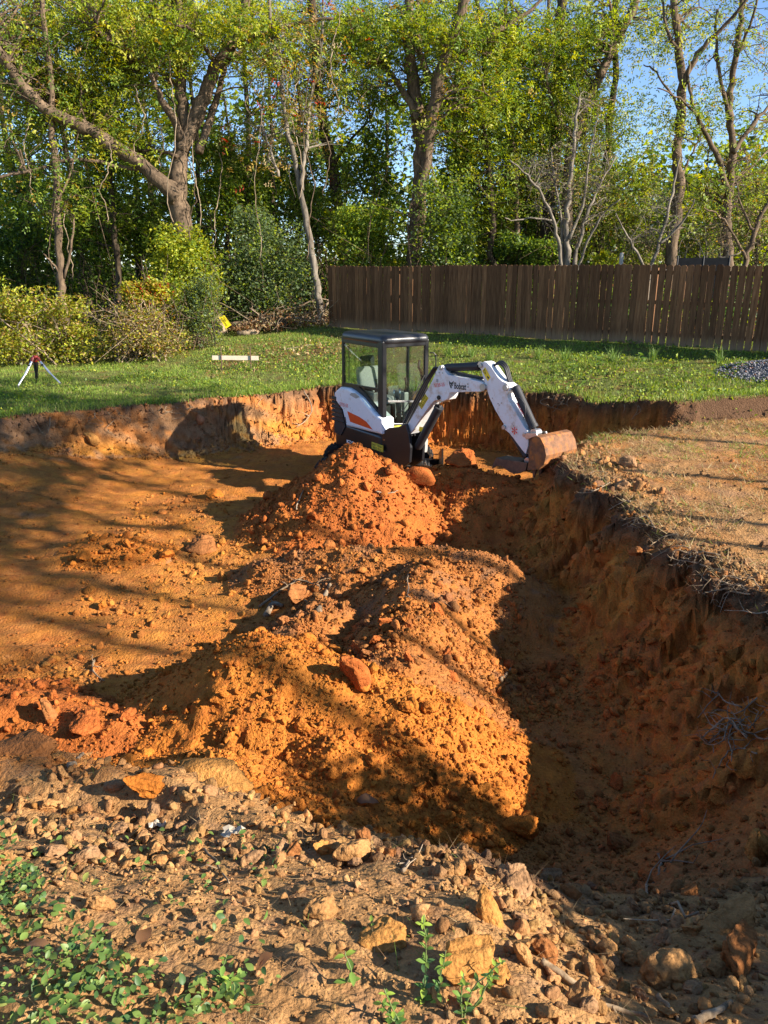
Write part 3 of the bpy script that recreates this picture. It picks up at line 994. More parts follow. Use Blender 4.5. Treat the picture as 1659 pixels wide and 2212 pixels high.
def slab(poly, y0, y1, M=None):
    A = [Vector((p[0], y0, p[-1])) for p in poly]; Bq = [Vector((p[0], y1, p[-1])) for p in poly]
    if M: A = [M @ a for a in A]; Bq = [M @ b for b in Bq]
    return MB().prism(A, Bq)


def rounded(poly, r, n=4):
    """round the corners of a closed outline"""
    out = []
    m = len(poly)
    for i in range(m):
        p, a, b = Vector(poly[i]), Vector(poly[i - 1]), Vector(poly[(i + 1) % m])
        ra = min(r, (a - p).length * .45, (b - p).length * .45)
        s0 = p + (a - p).normalized() * ra; s1 = p + (b - p).normalized() * ra
        for k in range(n + 1):
            t = k / n
            out.append(s0 * (1 - t) ** 2 + p * 2 * t * (1 - t) + s1 * t * t)
    return out


def text(name, s, o, ex, ey, w, h, mat, parent, bold=0.0, shear=0.0, lift=.003):
    """flat lettering filling a w x h box from corner o along ex, ey"""
    cu = bpy.data.curves.new(name, 'FONT'); cu.body = s; cu.offset = bold; cu.shear = shear; cu.resolution_u = 3
    t = bpy.data.objects.new(name, cu); col.objects.link(t)
    me = bpy.data.meshes.new_from_object(t.evaluated_get(bpy.context.evaluated_depsgraph_get()))
    bpy.data.objects.remove(t); bpy.data.curves.remove(cu)
    n = len(me.vertices); co = np.empty(n * 3, np.float32); me.vertices.foreach_get('co', co); co = co.reshape(-1, 3)
    lo, hi = co.min(0), co.max(0)
    ex = Vector(ex).normalized(); ey = Vector(ey).normalized(); nn = ex.cross(ey)
    uv = (co - lo) / np.maximum(hi - lo, 1e-6)
    out = np.array(o)[None] + uv[:, :1] * np.array(ex)[None] * w + uv[:, 1:2] * np.array(ey)[None] * h + np.array(nn)[None] * lift
    me.vertices.foreach_set('co', out.astype(np.float32).ravel())
    me.update()
    me.materials.clear(); me.materials.append(mat)
    return link_mesh(name, me, parent)


def plate(name, o, ex, ey, w, h, mat, parent, th=.002, r=.008):
    ex = Vector(ex).normalized(); ey = Vector(ey).normalized(); nn = ex.cross(ey); o = Vector(o)
    pl = rounded([o, o + ex * w, o + ex * w + ey * h, o + ey * h], r)
    return MB().prism([p + nn * th for p in pl], pl).build(name, mat, parent)


def poly_plate(name, pts, nn, th, mat, parent):
    return MB().prism([p + nn * th for p in pts], pts).build(name, mat, parent)


# ---- undercarriage, turned away from the cab
UC = Matrix.Rotation(math.radians(-4) - TH, 4, 'Z')
for sy in (-1, 1):
    yc = sy * .60
    L0, rr = .80, .215
    path = []
    n = 10
    for k in range(n + 1):
        a = math.pi / 2 + math.pi * k / n
        path.append((-L0 + rr * math.cos(a), rr + rr * math.sin(a)))
    for k in range(1, 16): path.append((-L0 + 2 * L0 * k / 16, 0.0))
    for k in range(n + 1):
        a = -math.pi / 2 + math.pi * k / n
        path.append((L0 + rr * math.cos(a), rr + rr * math.sin(a)))
    for k in range(1, 16): path.append((L0 - 2 * L0 * k / 16, 2 * rr))
    inner = [(x * (1 - .035 / max(abs(x), .5)), rr + (z - rr) * (1 - .04 / rr)) for x, z in path]
    m = MB()
    P = len(path)
    for k in range(P):
        (x0, z0), (x1, z1), (u0, v0), (u1, v1) = path[k], path[(k + 1) % P], inner[k], inner[(k + 1) % P]
        A = [(x0, yc - .15, z0), (x1, yc - .15, z1), (u1, yc - .15, v1), (u0, yc - .15, v0)]
        Bq = [(p[0], yc + .15, p[2]) for p in A]
        m.prism([UC @ Vector(p) for p in A], [UC @ Vector(p) for p in Bq])
        mx, mz = (x0 + x1) / 2, (z0 + z1) / 2
        tx, tz = x1 - x0, z1 - z0; ln = math.hypot(tx, tz); tx /= ln; tz /= ln
        ox, oz = tz, -tx
        A = [(mx - tx * .02, yc - .145, mz - tz * .02), (mx + tx * .02, yc - .145, mz + tz * .02), (mx + tx * .014 + ox * .024, yc - .145, mz + tz * .014 + oz * .024), (mx - tx * .014 + ox * .024, yc - .145, mz - tz * .014 + oz * .024)]
        m.prism([UC @ Vector(p) for p in A], [UC @ Vector((p[0], yc + .145, p[2])) for p in A])
    tk = m.build('track', RUBBER, exc)
    for k in range(5):
        x = -.55 + .275 * k
        MB().cyl(UC @ Vector((x, yc - .11, .115)), UC @ Vector((x, yc + .11, .115)), .07, 14).build('roller', STEEL, tk)
    for x in (-L0, L0):
        MB().cyl(UC @ Vector((x, yc - .12, rr)), UC @ Vector((x, yc + .12, rr)), .165, 20).build('sprocket', BLACK, tk)
    MB().box((-.72, yc - .09, .17), (.72, yc + .09, .30), UC).build('track_frame', BLACK, tk, .01)
MB().box((-.45, -.5, .2), (.45, .5, .40), UC).build('undercarriage_frame', BLACK, exc, .02)
m = MB()
prof = [(1.16, .02), (1.20, .01), (1.17, .12), (1.165, .2), (1.18, .28), (1.22, .34), (1.19, .345), (1.145, .29), (1.13, .2), (1.135, .1)]
m.prism([UC @ Vector((x, -.77, z)) for x, z in prof], [UC @ Vector((x, .77, z)) for x, z in prof])
for sy in (-.3, .3): m.box((.4, sy - .05, .15), (1.15, sy + .05, .25), UC)
m.build('dozer_blade', BLACK, exc)
MB().cyl((0, 0, .38), (0, 0, .52), .36, 32).build('turntable', BLACK, exc)

# ---- lower body
plan = [(.70, -.33), (.70, .64), (-.45, .64), (-.80, .48), (-.98, .15), (-1.0, -.10), (-.95, -.33)]
pl = rounded([Vector((x, y, 0)) for x, y in plan], .12, 4)
m = MB()
rings = [(.40, .965), (.46, .99), (.62, 1.0), (.84, 1.0), (.885, .985)]
n = len(pl)
vs = [Vector((p.x * k, p.y * k, z)) for z, k in rings for p in pl]
fs = [tuple(range(n))[::-1], tuple(range(n * (len(rings) - 1), n * len(rings)))]
for a in range(len(rings) - 1):
    fs += [(a * n + i, a * n + (i + 1) % n, (a + 1) * n + (i + 1) % n, (a + 1) * n + i) for i in range(n)]
m.add(vs, fs)
body = m.build('lower_body', BLACK, exc, 0, True)
text('model_lettering', 'E26', sd(285, 1562, -.336), (1, 0, 0), (0, 0, 1), .52, .10, WHITET, body, .02)
for (cx, cy) in ((778, 1500), (778, 1650), (935, 1490)):
    p = sd(cx, cy, -.335) if cx < 800 else fr(cx, cy, .70)
    MB().cyl(p, p + (Vector((0, -.012, 0)) if cx < 800 else Vector((.012, 0, 0))), .012, 8).build('bolt', CHROME, body)
plate('serial_plate', fr(812, 1688, .705), (0, 1, 0), (0, 0, 1), .06, .055, WHITET, body)


def sticker(o, ex, ey, w, h, mat=YELG, parent=body, lines=('EAST TENN', 'RENT-ALLS')):
    ex = Vector(ex).normalized(); ey = Vector(ey).normalized(); o = Vector(o)
    st = plate('rental_sticker', o, ex, ey, w, h, mat, parent)
    nn = ex.cross(ey)
    b = MB(); t = .004
    for (a0, a1, c0, c1) in ((.04, .96, .07, .10), (.04, .96, .90, .93), (.035, .05, .07, .93), (.95, .965, .07, .93)):
        q = [o + ex * w * a0 + ey * h * c0, o + ex * w * a1 + ey * h * c0, o + ex * w * a1 + ey * h * c1, o + ex * w * a0 + ey * h * c1]
        b.prism([p + nn * .0045 for p in q], [p + nn * .001 for p in q])
    b.build('sticker_border', DARKT, st)
    text('sticker_lettering', lines[0], o + ex * w * .09 + ey * h * .53, ex, ey, w * .82, h * .30, DARKT, st, .02, lift=.004)
    text('sticker_lettering', lines[1], o + ex * w * .13 + ey * h * .15, ex, ey, w * .74, h * .28, DARKT, st, .02, lift=.004)


sticker(sd(608, 1610, -.337), (1, 0, 0), (0, 0, 1), .37, .115)
# grey skirt plate low at the far front corner
pg = [fr(1190, 1640, .70), fr(1330, 1665, .70), fr(1342, 1470, .70), fr(1235, 1470, .70)]
sk = poly_plate('skirt_plate', rounded(pg, .05), Vector((1, 0, 0)), .012, GREYP, exc)
for c in ((1230, 1612), (1293, 1604)):
    p = fr(*c, .712); MB().cyl(p, p + Vector((.014, 0, 0)), .014, 10).build('bolt', CHROME, sk)

# ---- white cowling
co = [(125, 862), (190, 808), (300, 825), (360, 860), (480, 958), (620, 1130), (722, 1232), (727, 1430), (560, 1392), (400, 1350), (268, 1322), (215, 1100), (128, 985)]
yo = -.372
outer = [sd(cx, cy, yo) for cx, cy in co]
cen = sum(outer, Vector()) / len(outer)
rim_ = [Vector((p.x, -.345, p.z)) for p in outer]
face = [cen.lerp(p, .90) + Vector((0, 0, 0)) for p in outer]
inner_ = [Vector((p.x, -.10, p.z)) for p in outer]
n = len(outer)
m = MB()
fs = [tuple(range(n))]
for a in range(2): fs += [(a * n + i, (a + 1) * n + i, (a + 1) * n + (i + 1) % n, a * n + (i + 1) % n) for i in range(n)]
fs.append(tuple(range(3 * n - 1, 2 * n - 1, -1)))
m.add(face + rim_ + inner_, fs)
cowl = m.build('cowling', PAINT_CLEAN, exc, .012)
nY = Vector((0, -1, 0))
poly_plate('reflector_panel', [sd(cx, cy, -.373) for cx, cy in ((292, 1125), (330, 1262), (622, 1366), (540, 1262), (450, 1200))], nY, .005, REDL, cowl)
poly_plate('vent_slot', [sd(cx, cy, -.373) for cx, cy in ((250, 1200), (266, 1200), (280, 1276), (264, 1276))], nY, .004, BLACKM, cowl)
poly_plate('data_decal', [sd(cx, cy, -.373) for cx, cy in ((345, 885), (395, 890), (452, 940), (405, 960), (322, 912))], nY, .003, GREYP, cowl)
e0 = sd(192, 1052, -.373); e1 = sd(315, 1082, -.373)
text('number_lettering', '5735-55', e0, e1 - e0, (0, 0, 1), .30, .062, REDT, cowl, .01)
# black rear grille with louvres
lg = [sd(cx, cy, -.345) for cx, cy in ((128, 985), (212, 1100), (262, 1325), (205, 1440), (120, 1400), (122, 1200))]
gr = MB().prism(lg, [Vector((p.x, -.05, p.z)) for p in lg]).build('rear_grille', BLACKM, exc)
for k in range(6):
    z = 1.30 - k * .078
    MB().prism([Vector((-.99, -.352, z)), Vector((-.70 + k * .028, -.352, z)), Vector((-.70 + k * .028, -.352, z + .02)), Vector((-.99, -.352, z + .02))],
               [Vector((-.99, -.32, z - .02)), Vector((-.70 + k * .028, -.32, z - .02)), Vector((-.70 + k * .028, -.32, z + .05)), Vector((-.99, -.32, z + .05))]).build('louvre', BLACK, gr)
MB().prism([Vector(p) for p in ((-1.0, -.30, .9), (-.6, -.30, .9), (-.6, -.30, 1.5), (-.95, -.30, 1.42))], [Vector(p) for p in ((-1.0, .5, .9), (-.6, .55, .9), (-.6, .55, 1.5), (-.95, .45, 1.42))]).build('engine_cover', PAINT_CLEAN, exc, .02)

# ---- cab
ZR = 2.50
X0, X1, Y0, Y1 = -.66, .68, -.30, .63
cab = empty('cab'); cab.parent = exc


def post(name, a, b, w, d, parent=cab, mat=BLACK):
    a, b = Vector(a), Vector(b)
    A = [a + Vector((sx * w, sy * d, 0)) for sx, sy in ((-.5, -.5), (.5, -.5), (.5, .5), (-.5, .5))]
    Bq = [b + Vector((sx * w, sy * d, 0)) for sx, sy in ((-.5, -.5), (.5, -.5), (.5, .5), (-.5, .5))]
    return MB().prism(A, Bq).build(name, mat, parent, .012)


roof_pl = rounded([Vector((X0 - .02, Y0 - .01, 0)), Vector((X1 + .03, Y0 - .01, 0)), Vector((X1 + .03, Y1 + .02, 0)), Vector((X0 - .02, Y1 + .02, 0))], .10, 5)
n = len(roof_pl)
rc = Vector(((X0 + X1) / 2, (Y0 + Y1) / 2, 0))
m = MB(); vs = []
for z, k in ((ZR - .09, .985), (ZR - .06, 1.0), (ZR - .015, 1.0), (ZR + .03, .95), (ZR + .05, .82)):
    vs += [rc + (p - rc) * k + Vector((0, 0, z)) for p in roof_pl]
fs = [tuple(range(n))[::-1], tuple(range(4 * n, 5 * n))]
for a in range(4): fs += [(a * n + i, a * n + (i + 1) % n, (a + 1) * n + (i + 1) % n, (a + 1) * n + i) for i in range(n)]
m.add(vs, fs)
m.build('roof', simple('roof_black', (.03, .03, .032), .35, vary=.15), cab, 0, True)
post('front_post', (X1 - .06, Y0 + .035, .86), (X1 - .06, Y0 + .035, ZR - .05), .15, .085)
post('front_post', (X1 - .02, Y1 - .03, 1.0), (X1 - .02, Y1 - .03, ZR - .05), .06, .08)
post('rear_post', (X0 + .035, Y0 + .02, 1.45), (X0 + .035, Y0 + .02, ZR - .05), .075, .05)
post('rear_post', (X0 + .035, Y1 - .03, .9), (X0 + .035, Y1 - .03, ZR - .05), .06, .05)
post('door_post', (.10, Y1 - .02, .9), (.10, Y1 - .02, ZR - .05), .06, .04)
MB().box((X0, Y0 - .002, ZR - .16), (X1 - .02, Y0 + .05, ZR - .075)).build('top_rail', BLACK, cab, .01)
MB().box((X1 - .055, Y0 + .06, ZR - .155), (X1 + .005, Y1, ZR - .07)).build('top_rail', BLACK, cab, .01)
MB().box((X0, Y1 - .05, ZR - .13), (X1 - .02, Y1 + .002, ZR - .07)).build('top_rail', BLACK, cab, .01)
MB().box((X0, Y0 + .05, ZR - .13), (X0 + .05, Y1 - .05, ZR - .07)).build('top_rail', BLACK, cab, .01)
# side sill rails traced from the window edges
w_lo = [sd(215, 745), sd(735, 835), sd(735, 880), sd(440, 800), sd(215, 790)]
MB().prism(w_lo, [p + Vector((0, .04, 0)) for p in w_lo]).build('side_sill', BLACK, cab)
dgl = [sd(215, 790), sd(440, 800), sd(650, 1060), sd(745, 1195), sd(745, 1290), sd(620, 1130), sd(360, 862), sd(205, 812)]
MB().prism(dgl, [p + Vector((0, .05, 0)) for p in dgl]).build('diagonal_rail', BLACK, cab)
fw = [fr(795, 1285, X1), fr(1345, 1280, X1), fr(1345, 1480, X1), fr(795, 1450, X1)]
fpan = MB().prism(fw, [p - Vector((.10, 0, 0)) for p in fw]).build('front_panel', BLACK, cab, .01)
sticker(fr(866, 1424, X1 + .001), (0, 1, 0), (0, 0, 1), .205, .135, parent=fpan)
mb_ = [fr(825, 985, X1), fr(1300, 985, X1), fr(1300, 1008, X1), fr(825, 1008, X1)]
MB().prism(mb_, [p - Vector((.03, 0, 0)) for p in mb_]).build('windshield_bar', STEEL, cab)


def pane(name, pts, off, parent=cab):
    return MB().add(pts, [tuple(range(len(pts)))]).build(name, GLASS, parent)


pane('side_window', [sd(240, 120, -.29), sd(730, 150, -.29), sd(735, 838, -.29), sd(225, 748, -.29)], Vector((0, .004, 0)))
post('window_divider', sd(312, 740, -.292), sd(312, 140, -.292), .012, .012)
pane('lower_side_window', [sd(440, 802, -.28), sd(742, 872, -.28), sd(742, 1195, -.28), sd(650, 1062, -.28)], Vector((0, .004, 0)))
pane('windshield', [Vector((X1 - .01, Y0 + .07, 1.06)), Vector((X1 - .01, Y1 - .04, 1.06)), Vector((X1 - .01, Y1 - .04, ZR - .15)), Vector((X1 - .01, Y0 + .07, ZR - .15))], Vector((-.004, 0, 0)))
pane('rear_window', [Vector((X0 + .02, Y0 + .05, 1.5)), Vector((X0 + .02, Y1 - .06, 1.5)), Vector((X0 + .02, Y1 - .06, ZR - .13)), Vector((X0 + .02, Y0 + .05, ZR - .13))], Vector((-.004, 0, 0)))
pane('door_window', [Vector((-.6, Y1 - .02, 1.25)), Vector((X1 - .06, Y1 - .02, 1.25)), Vector((X1 - .06, Y1 - .02, ZR - .13)), Vector((-.6, Y1 - .02, ZR - .13))], Vector((0, .004, 0)))
MB().box((-.62, Y1 - .035, .9), (X1 - .05, Y1 - .015, 1.25)).build('door_panel', BLACK, cab)
MB().box((X0, Y0 + .03, .88), (X1 - .1, Y1 - .04, .93)).build('cab_floor', BLACKM, cab)
# seat
seat = empty('operator_seat'); seat.parent = exc


def cushion(name, lo, hi, mat, M, r=.05):
    o = MB().box(lo, hi, M).build(name, mat, seat, r, True)
    o.modifiers['bevel'].segments = 4
    return o


MB().box((-.42, -.02, .93), (.0, .36, 1.28)).build('seat_base', BLACKM, seat, .02)
cushion('seat_cushion', (-.45, -.07, 1.28), (.08, .41, 1.42), SEATG, None)
cushion('seat_back', (-.08, -.08, 0), (.06, .42, .52), SEATG, Matrix.Translation((-.42, 0, 1.40)) @ Matrix.Rotation(math.radians(-10), 4, 'Y'), .06)
cushion('headrest', (-.06, .02, 0), (.04, .32, .20), SEATB, Matrix.Translation((-.53, 0, 1.90)) @ Matrix.Rotation(math.radians(-10), 4, 'Y'), .05)
cushion('armrest', (-.3, -.14, 1.52), (.05, -.08, 1.58), SEATB, None, .02)
# controls
ctl = empty('controls'); ctl.parent = exc
MB().box((-.10, -.20, .93), (.25, -.09, 1.55)).build('right_console', GREYP, ctl, .02)
MB().box((-.15, .46, .93), (.22, .56, 1.5)).build('left_console', GREYP, ctl, .02)
lev = MB().tube([(.20, -.13, 1.55), (.24, -.13, 1.66), (.22, -.13, 1.78)], [.018, .014, .024], 8).build('joystick', SEATB, ctl, 0, True)
MB().tube([(.18, .5, 1.5), (.22, .5, 1.62), (.20, .5, 1.76)], [.018, .014, .024], 8).build('joystick', SEATB, ctl, 0, True)
for yy in (.12, .24):
    MB().tube([(.45, yy, .93), (.47, yy, 1.25), (.40, yy, 1.52), (.40, yy, 1.60)], [.012, .012, .012, .018], 8).build('travel_lever', CHROME, ctl, 0, True)
rl = MB().tube([(.30, .0, 1.1), (.34, .0, 1.5), (.27, .0, 1.72)], .012, 8).build('blade_lever', BLACK, ctl, 0, True)
MB().tube([(.272, .0, 1.71), (.26, .0, 1.745), (.25, .0, 1.78)], [.016, .024, .018], 10).build('knob', REDT, rl, 0, True)
MB().box((.40, .05, .93), (.52, .16, .95)).build('pedal', STEEL, ctl)
for k in range(4):
    MB().box((.02, -.02, .97 + k * .06), (.22, .09, 1.0 + k * .06)).build('bellows', GREYP, ctl, .01)
# mirror rail and grab handle at the far front corner
MB().tube([(X1 + .02, Y1 + .02, 2.22), (X1 + .04, Y1 + .09, 2.22), (X1 + .05, Y1 + .13, 2.18), (X1 + .05, Y1 + .13, 1.75), (X1 + .02, Y1 + .03, 1.62)], .011, 8).build('grab_handle', BLACK, cab, 0, True)
MB().tube([(X1 - .08, Y1 - .12, 2.1), (X1 - .09, Y1 - .13, 1.98), (X1 - .1, Y1 - .07, 1.88), (X1 - .09, Y1 - .05, 1.75)], .022, 8).build('hose', BLACKM, cab, 0, True)
MB().tube([(X1 + .01, .02, 1.25), (X1 + .03, .12, 1.3), (X1 + .02, .40, 1.62), (X1 + .01, .56, 1.85)], .008, 6).build('wiper', BLACKM, cab, 0, True)

# ---- swing bracket and boom
m = MB()
br = [(-.30, .42), (-.30, .95), (-.12, 1.05), (.12, 1.10), (.30, 1.18), (.38, 1.02), (.42, .80), (.40, .55), (.20, .40)]
for (ya, yb) in ((-.17, -.115), (.115, .17)):
    m.prism(T([(x, ya, z) for x, z in br]), T([(x, yb, z) for x, z in br]))
m.cyl(BOOM @ Vector((-.12, 0, .38)), BOOM @ Vector((-.12, 0, .98)), .13, 20)
m.build('swing_bracket', BLACK, exc, .008)


def curve_poly(pts):
    return [bp(*p) for p in pts]


boom_out = [(578, 600), (600, 562), (640, 490), (690, 402), (722, 342), (740, 300), (755, 268), (768, 260), (781, 268), (790, 292), (806, 312), (850, 322), (920, 334), (985, 350), (1008, 362),
            (1016, 380), (1006, 398), (985, 404), (930, 405), (850, 408), (815, 410), (810, 430), (800, 448), (780, 455), (755, 450), (735, 452), (718, 466), (690, 505), (650, 562), (618, 612), (600, 636)]
po = curve_poly(boom_out)
po = [Vector((p.x, 0, p.z)) for p in po]
boom = slab(po, -.10, .10, BOOM).build('boom', PAINT, exc, .007)
# lettering on the near face
NF = BOOM.to_3x3()
bex = NF @ Vector((1, 0, 0)); bez = Vector((0, 0, 1)); bn = NF @ Vector((0, -1, 0))


def bl(cx, cy): return BOOM @ bp(cx, cy, -.10)


def btext(name, s, c0, c1, h, mat, parent=boom, **kw):
    a, b = bl(*c0), bl(*c1)
    d = b - a
    ey = d.normalized().cross(bn) * -1
    if ey.z < 0: ey = -ey
    return text(name, s, a, d, ey, d.length, h, mat, parent, **kw)


btext('number_lettering', '5735-55', (735, 380), (790, 374), .055, REDT, bold=.012)
btext('brand_lettering', 'Bobcat', (842, 388), (906, 396), .098, DARKT, bold=.022)
# round cat-head emblem: ears, brow, muzzle
emb = [(814, 345), (823, 355), (832, 352), (838, 344), (837, 360), (833, 372), (826, 377), (829, 384), (824, 386), (820, 380), (818, 372), (814, 362)]
em = poly_plate('emblem', [bl(*p) for p in emb], bn, .003, DARKT, boom)
for ey_ in ([(818, 361), (825, 364), (821, 366)], [(829, 364), (835, 360), (832, 366)], [(822, 371), (829, 370), (825, 374)]):
    poly_plate('emblem_cutout', [bl(*p) + bn * .0032 for p in ey_], bn, .001, PAINT, em)
a_, b_ = bl(660, 492), bl(676, 462)
sx = (bl(684, 440) - bl(659, 478))
exs = sx.normalized(); eys = bn.cross(exs)
if eys.z < 0: eys = -eys
sticker(bl(664, 500), (bl(692, 455) - bl(664, 500)), bn.cross((bl(692, 455) - bl(664, 500)).normalized()), .25, .095, YEL, boom, ('EAST TENN', 'RENT-ALLS'))
plate('data_decal', bl(743, 352), bex, bez, .05, .05, GREYP, boom)
plate('yellow_decal', BOOM @ (bp(648, 618, -.02)), bex, Vector((.25, 0, 1)), .10, .08, YEL, boom)


def pin(name, c, r, y0, y1, parent, mat=STEEL, off=None):
    p = bp(*c) if off is None else off
    return MB().cyl(BOOM @ Vector((p.x, y0, p.z)), BOOM @ Vector((p.x, y1, p.z)), r, 18).build(name, mat, parent, .003)


pin('pin', (768, 274), .035, -.12, .12, boom); pin('pin', (1000, 380), .055, -.125, .125, boom); pin('pin', (759, 436), .035, -.12, .12, boom, BLACK)
for c in ((760, 300), (778, 302), (915, 362), (917, 378)): pin('bolt', c, .012, -.108, -.09, boom)


def cyl2(name, a, b, ra, rb, frac, parent=exc, yc=0.0, mat=BLACKM):
    """hydraulic ram: barrel from a for a fraction of the way, bright rod to b"""
    a = BOOM @ Vector((a.x, yc, a.z)); b = BOOM @ Vector((b.x, yc, b.z))
    k = a.lerp(b, frac)
    d = (b - a).normalized()
    o = MB().tube([a, a + d * .03, k - d * .05, k - d * .045, k], [ra * .9, ra, ra, ra * 1.12, ra * 1.1], 20).build(name, mat, parent, 0, False)
    MB().cyl(k - d * .02, b, rb, 14).build('rod', CHROME, o, 0, True)
    MB().cyl(b + NF @ Vector((0, -.06, 0)), b + NF @ Vector((0, .06, 0)), rb * 1.9, 14).build('rod_eye', STEEL, o)
    return o


cyl2('boom_cylinder', bp(618, 712), bp(762, 440), .07, .035, .82)
cyl2('arm_cylinder', bp(772, 276), bp(985, 266), .062, .03, .88)
# ---- arm
arm_out = [(978, 262), (984, 247), (998, 240), (1014, 246), (1036, 268), (1058, 300), (1078, 330), (1098, 348), (1120, 358), (1138, 375), (1136, 398), (1124, 418), (1132, 448), (1150, 478), (1180, 530), (1214, 590), (1240, 628),
           (1240, 700), (1226, 746), (1206, 722), (1160, 660), (1136, 630), (1118, 616), (1104, 608), (1101, 594), (1106, 580), (1090, 556), (1060, 505), (1030, 440), (1012, 385), (996, 335), (985, 290)]
ao = [Vector((bp(*p).x, 0, bp(*p).z)) for p in arm_out]
arm = slab(ao, -.085, .085, BOOM).build('arm', PAINT, exc, .007)


def al(cx, cy): return BOOM @ bp(cx, cy, -.085)


for c, r_ in (((985, 262), .032), ((1120, 382), .045), ((1111, 598), .03), ((1224, 640), .03)):
    pin('pin', c, r_, -.115, .115, arm)
wd = poly_plate('warning_sticker', [al(*p) for p in ((1010, 270), (1040, 325), (1024, 347), (994, 290))], bn, .003, YEL, arm)
poly_plate('warning_triangle', [al(*p) + bn * .0032 for p in ((1003, 283), (1009, 280), (1014, 310), (997, 294))], bn, .001, DARKT, wd)
poly_plate('warning_triangle', [al(*p) + bn * .0044 for p in ((1004, 288), (1007, 286), (1010, 303), (1001, 294))], bn, .001, YEL, wd)
poly_plate('warning_mark', [al(*p) + bn * .0032 for p in ((1019, 322), (1024, 318), (1033, 328), (1028, 336))], bn, .001, DARKT, wd)
for k in range(6):                                                   # red starburst mark low on the arm
    c = al(1170, 616); a = k * math.pi / 3 + .3
    d1 = bex * math.cos(a) + bez * math.sin(a); d2 = bex * math.cos(a + .5) + bez * math.sin(a + .5)
    poly_plate('starburst_mark', [c + bn * .001, c + d1 * .055, c + d2 * .055], bn, .003, REDT, arm)
for c in ((1076, 470), (1083, 478), (1095, 466), (1152, 580), (1160, 590), (1045, 440)): pin('bolt', c, .010, -.092, -.08, arm)
bc = cyl2('bucket_cylinder', bp(1148, 380), bp(1262, 632), .062, .03, .90)
# lettering along the bucket cylinder
pa, pb = BOOM @ Vector((bp(1163, 452).x, -.068, bp(1163, 452).z)), BOOM @ Vector((bp(1213, 545).x, -.068, bp(1213, 545).z))
dd = pb - pa
poly_plate('red_stripe', [pa + dd * .12 + bn * .0, pa + dd * .8, pa + dd * .8 + bex * .03, pa + dd * .12 + bex * .03], bn, .003, REDT, bc)
lt = text('cylinder_lettering', 'LongArm', pa - bex * .035, dd, dd.normalized().cross(bn) * -1, dd.length, .055, WHITET, bc, .02, lift=.006)
clampc = cyl2('clamp_cylinder', bp(1112, 600), bp(1226, 785), .05, .026, .88)
# hoses
hs_ = MB()
for k, off in enumerate((-.03, 0.0, .03)):
    pts = [bp(800, 300), bp(900, 322), bp(985, 330), bp(1030, 268 - k * 5), bp(1062, 256 - k * 6), bp(1090, 280 - k * 3), bp(1105, 330), bp(1120, 372)]
    fine = []
    pts = [Vector((p.x, off + .03, p.z)) for p in pts]
    for i in range(len(pts) - 1):
        p0, p1, p2, p3 = pts[max(i - 1, 0)], pts[i], pts[i + 1], pts[min(i + 2, len(pts) - 1)]
        for t in (0, .25, .5, .75):
            fine.append(.5 * ((2 * p1) + (p2 - p0) * t + (2 * p0 - 5 * p1 + 4 * p2 - p3) * t * t + (3 * p1 - p0 - 3 * p2 + p3) * t ** 3))
    hs_.tube(T(fine + [pts[-1]]), .017, 8)
hs_.build('hydraulic_hoses', BLACKM, exc, 0, True)
m = MB()
for k in range(3):
    m.tube(T([(.25 + k * .02, -.05 + k * .05, .95), (.12, -.05 + k * .05, 1.15), (.35, -.05 + k * .05, 1.5), (.62, -.04 + k * .04, 1.9), (.80, -.03 + k * .03, 2.12), (.97, -.02 + k * .02, 2.12)]), .018, 8)
m.build('boom_hoses', BLACKM, exc, 0, True)
MB().tube(T([bp(1170, 430), bp(1200, 440), bp(1224, 470), bp(1230, 510), bp(1222, 545)]), .009, 6).build('thin_hose', BLACKM, exc, 0, True)
# ---- link, clamp and bucket
m = MB()
for ya in (-.115, .09):
    m.prism(T([(bp(*c).x, ya, bp(*c).z) for c in ((1222, 640), (1240, 628), (1290, 630), (1295, 642), (1262, 654), (1236, 664))]), T([(bp(*c).x, ya + .025, bp(*c).z) for c in ((1222, 640), (1240, 628), (1290, 630), (1295, 642), (1262, 654), (1236, 664))]))
m.build('bucket_link', STEEL, exc)
ck = [bp(*c) for c in ((1052, 822), (1064, 785), (1078, 762), (1110, 770), (1200, 782), (1246, 790), (1238, 832), (1200, 848), (1172, 850), (1150, 840), (1132, 828), (1100, 806), (1074, 808))]
cl_ = MB()
for (ya, yb) in ((-.13, -.10), (.10, .13)):
    cl_.prism(T([(p.x, ya, p.z) for p in ck]), T([(p.x, yb, p.z) for p in ck]))
tk_ = [bp(*c) for c in ((1078, 762), (1200, 781), (1205, 790), (1080, 772))]
cl_.prism(T([(p.x, -.10, p.z) for p in tk_]), T([(p.x, .10, p.z) for p in tk_]))
cl_.build('clamp_arm', RUSTD, exc, .004)
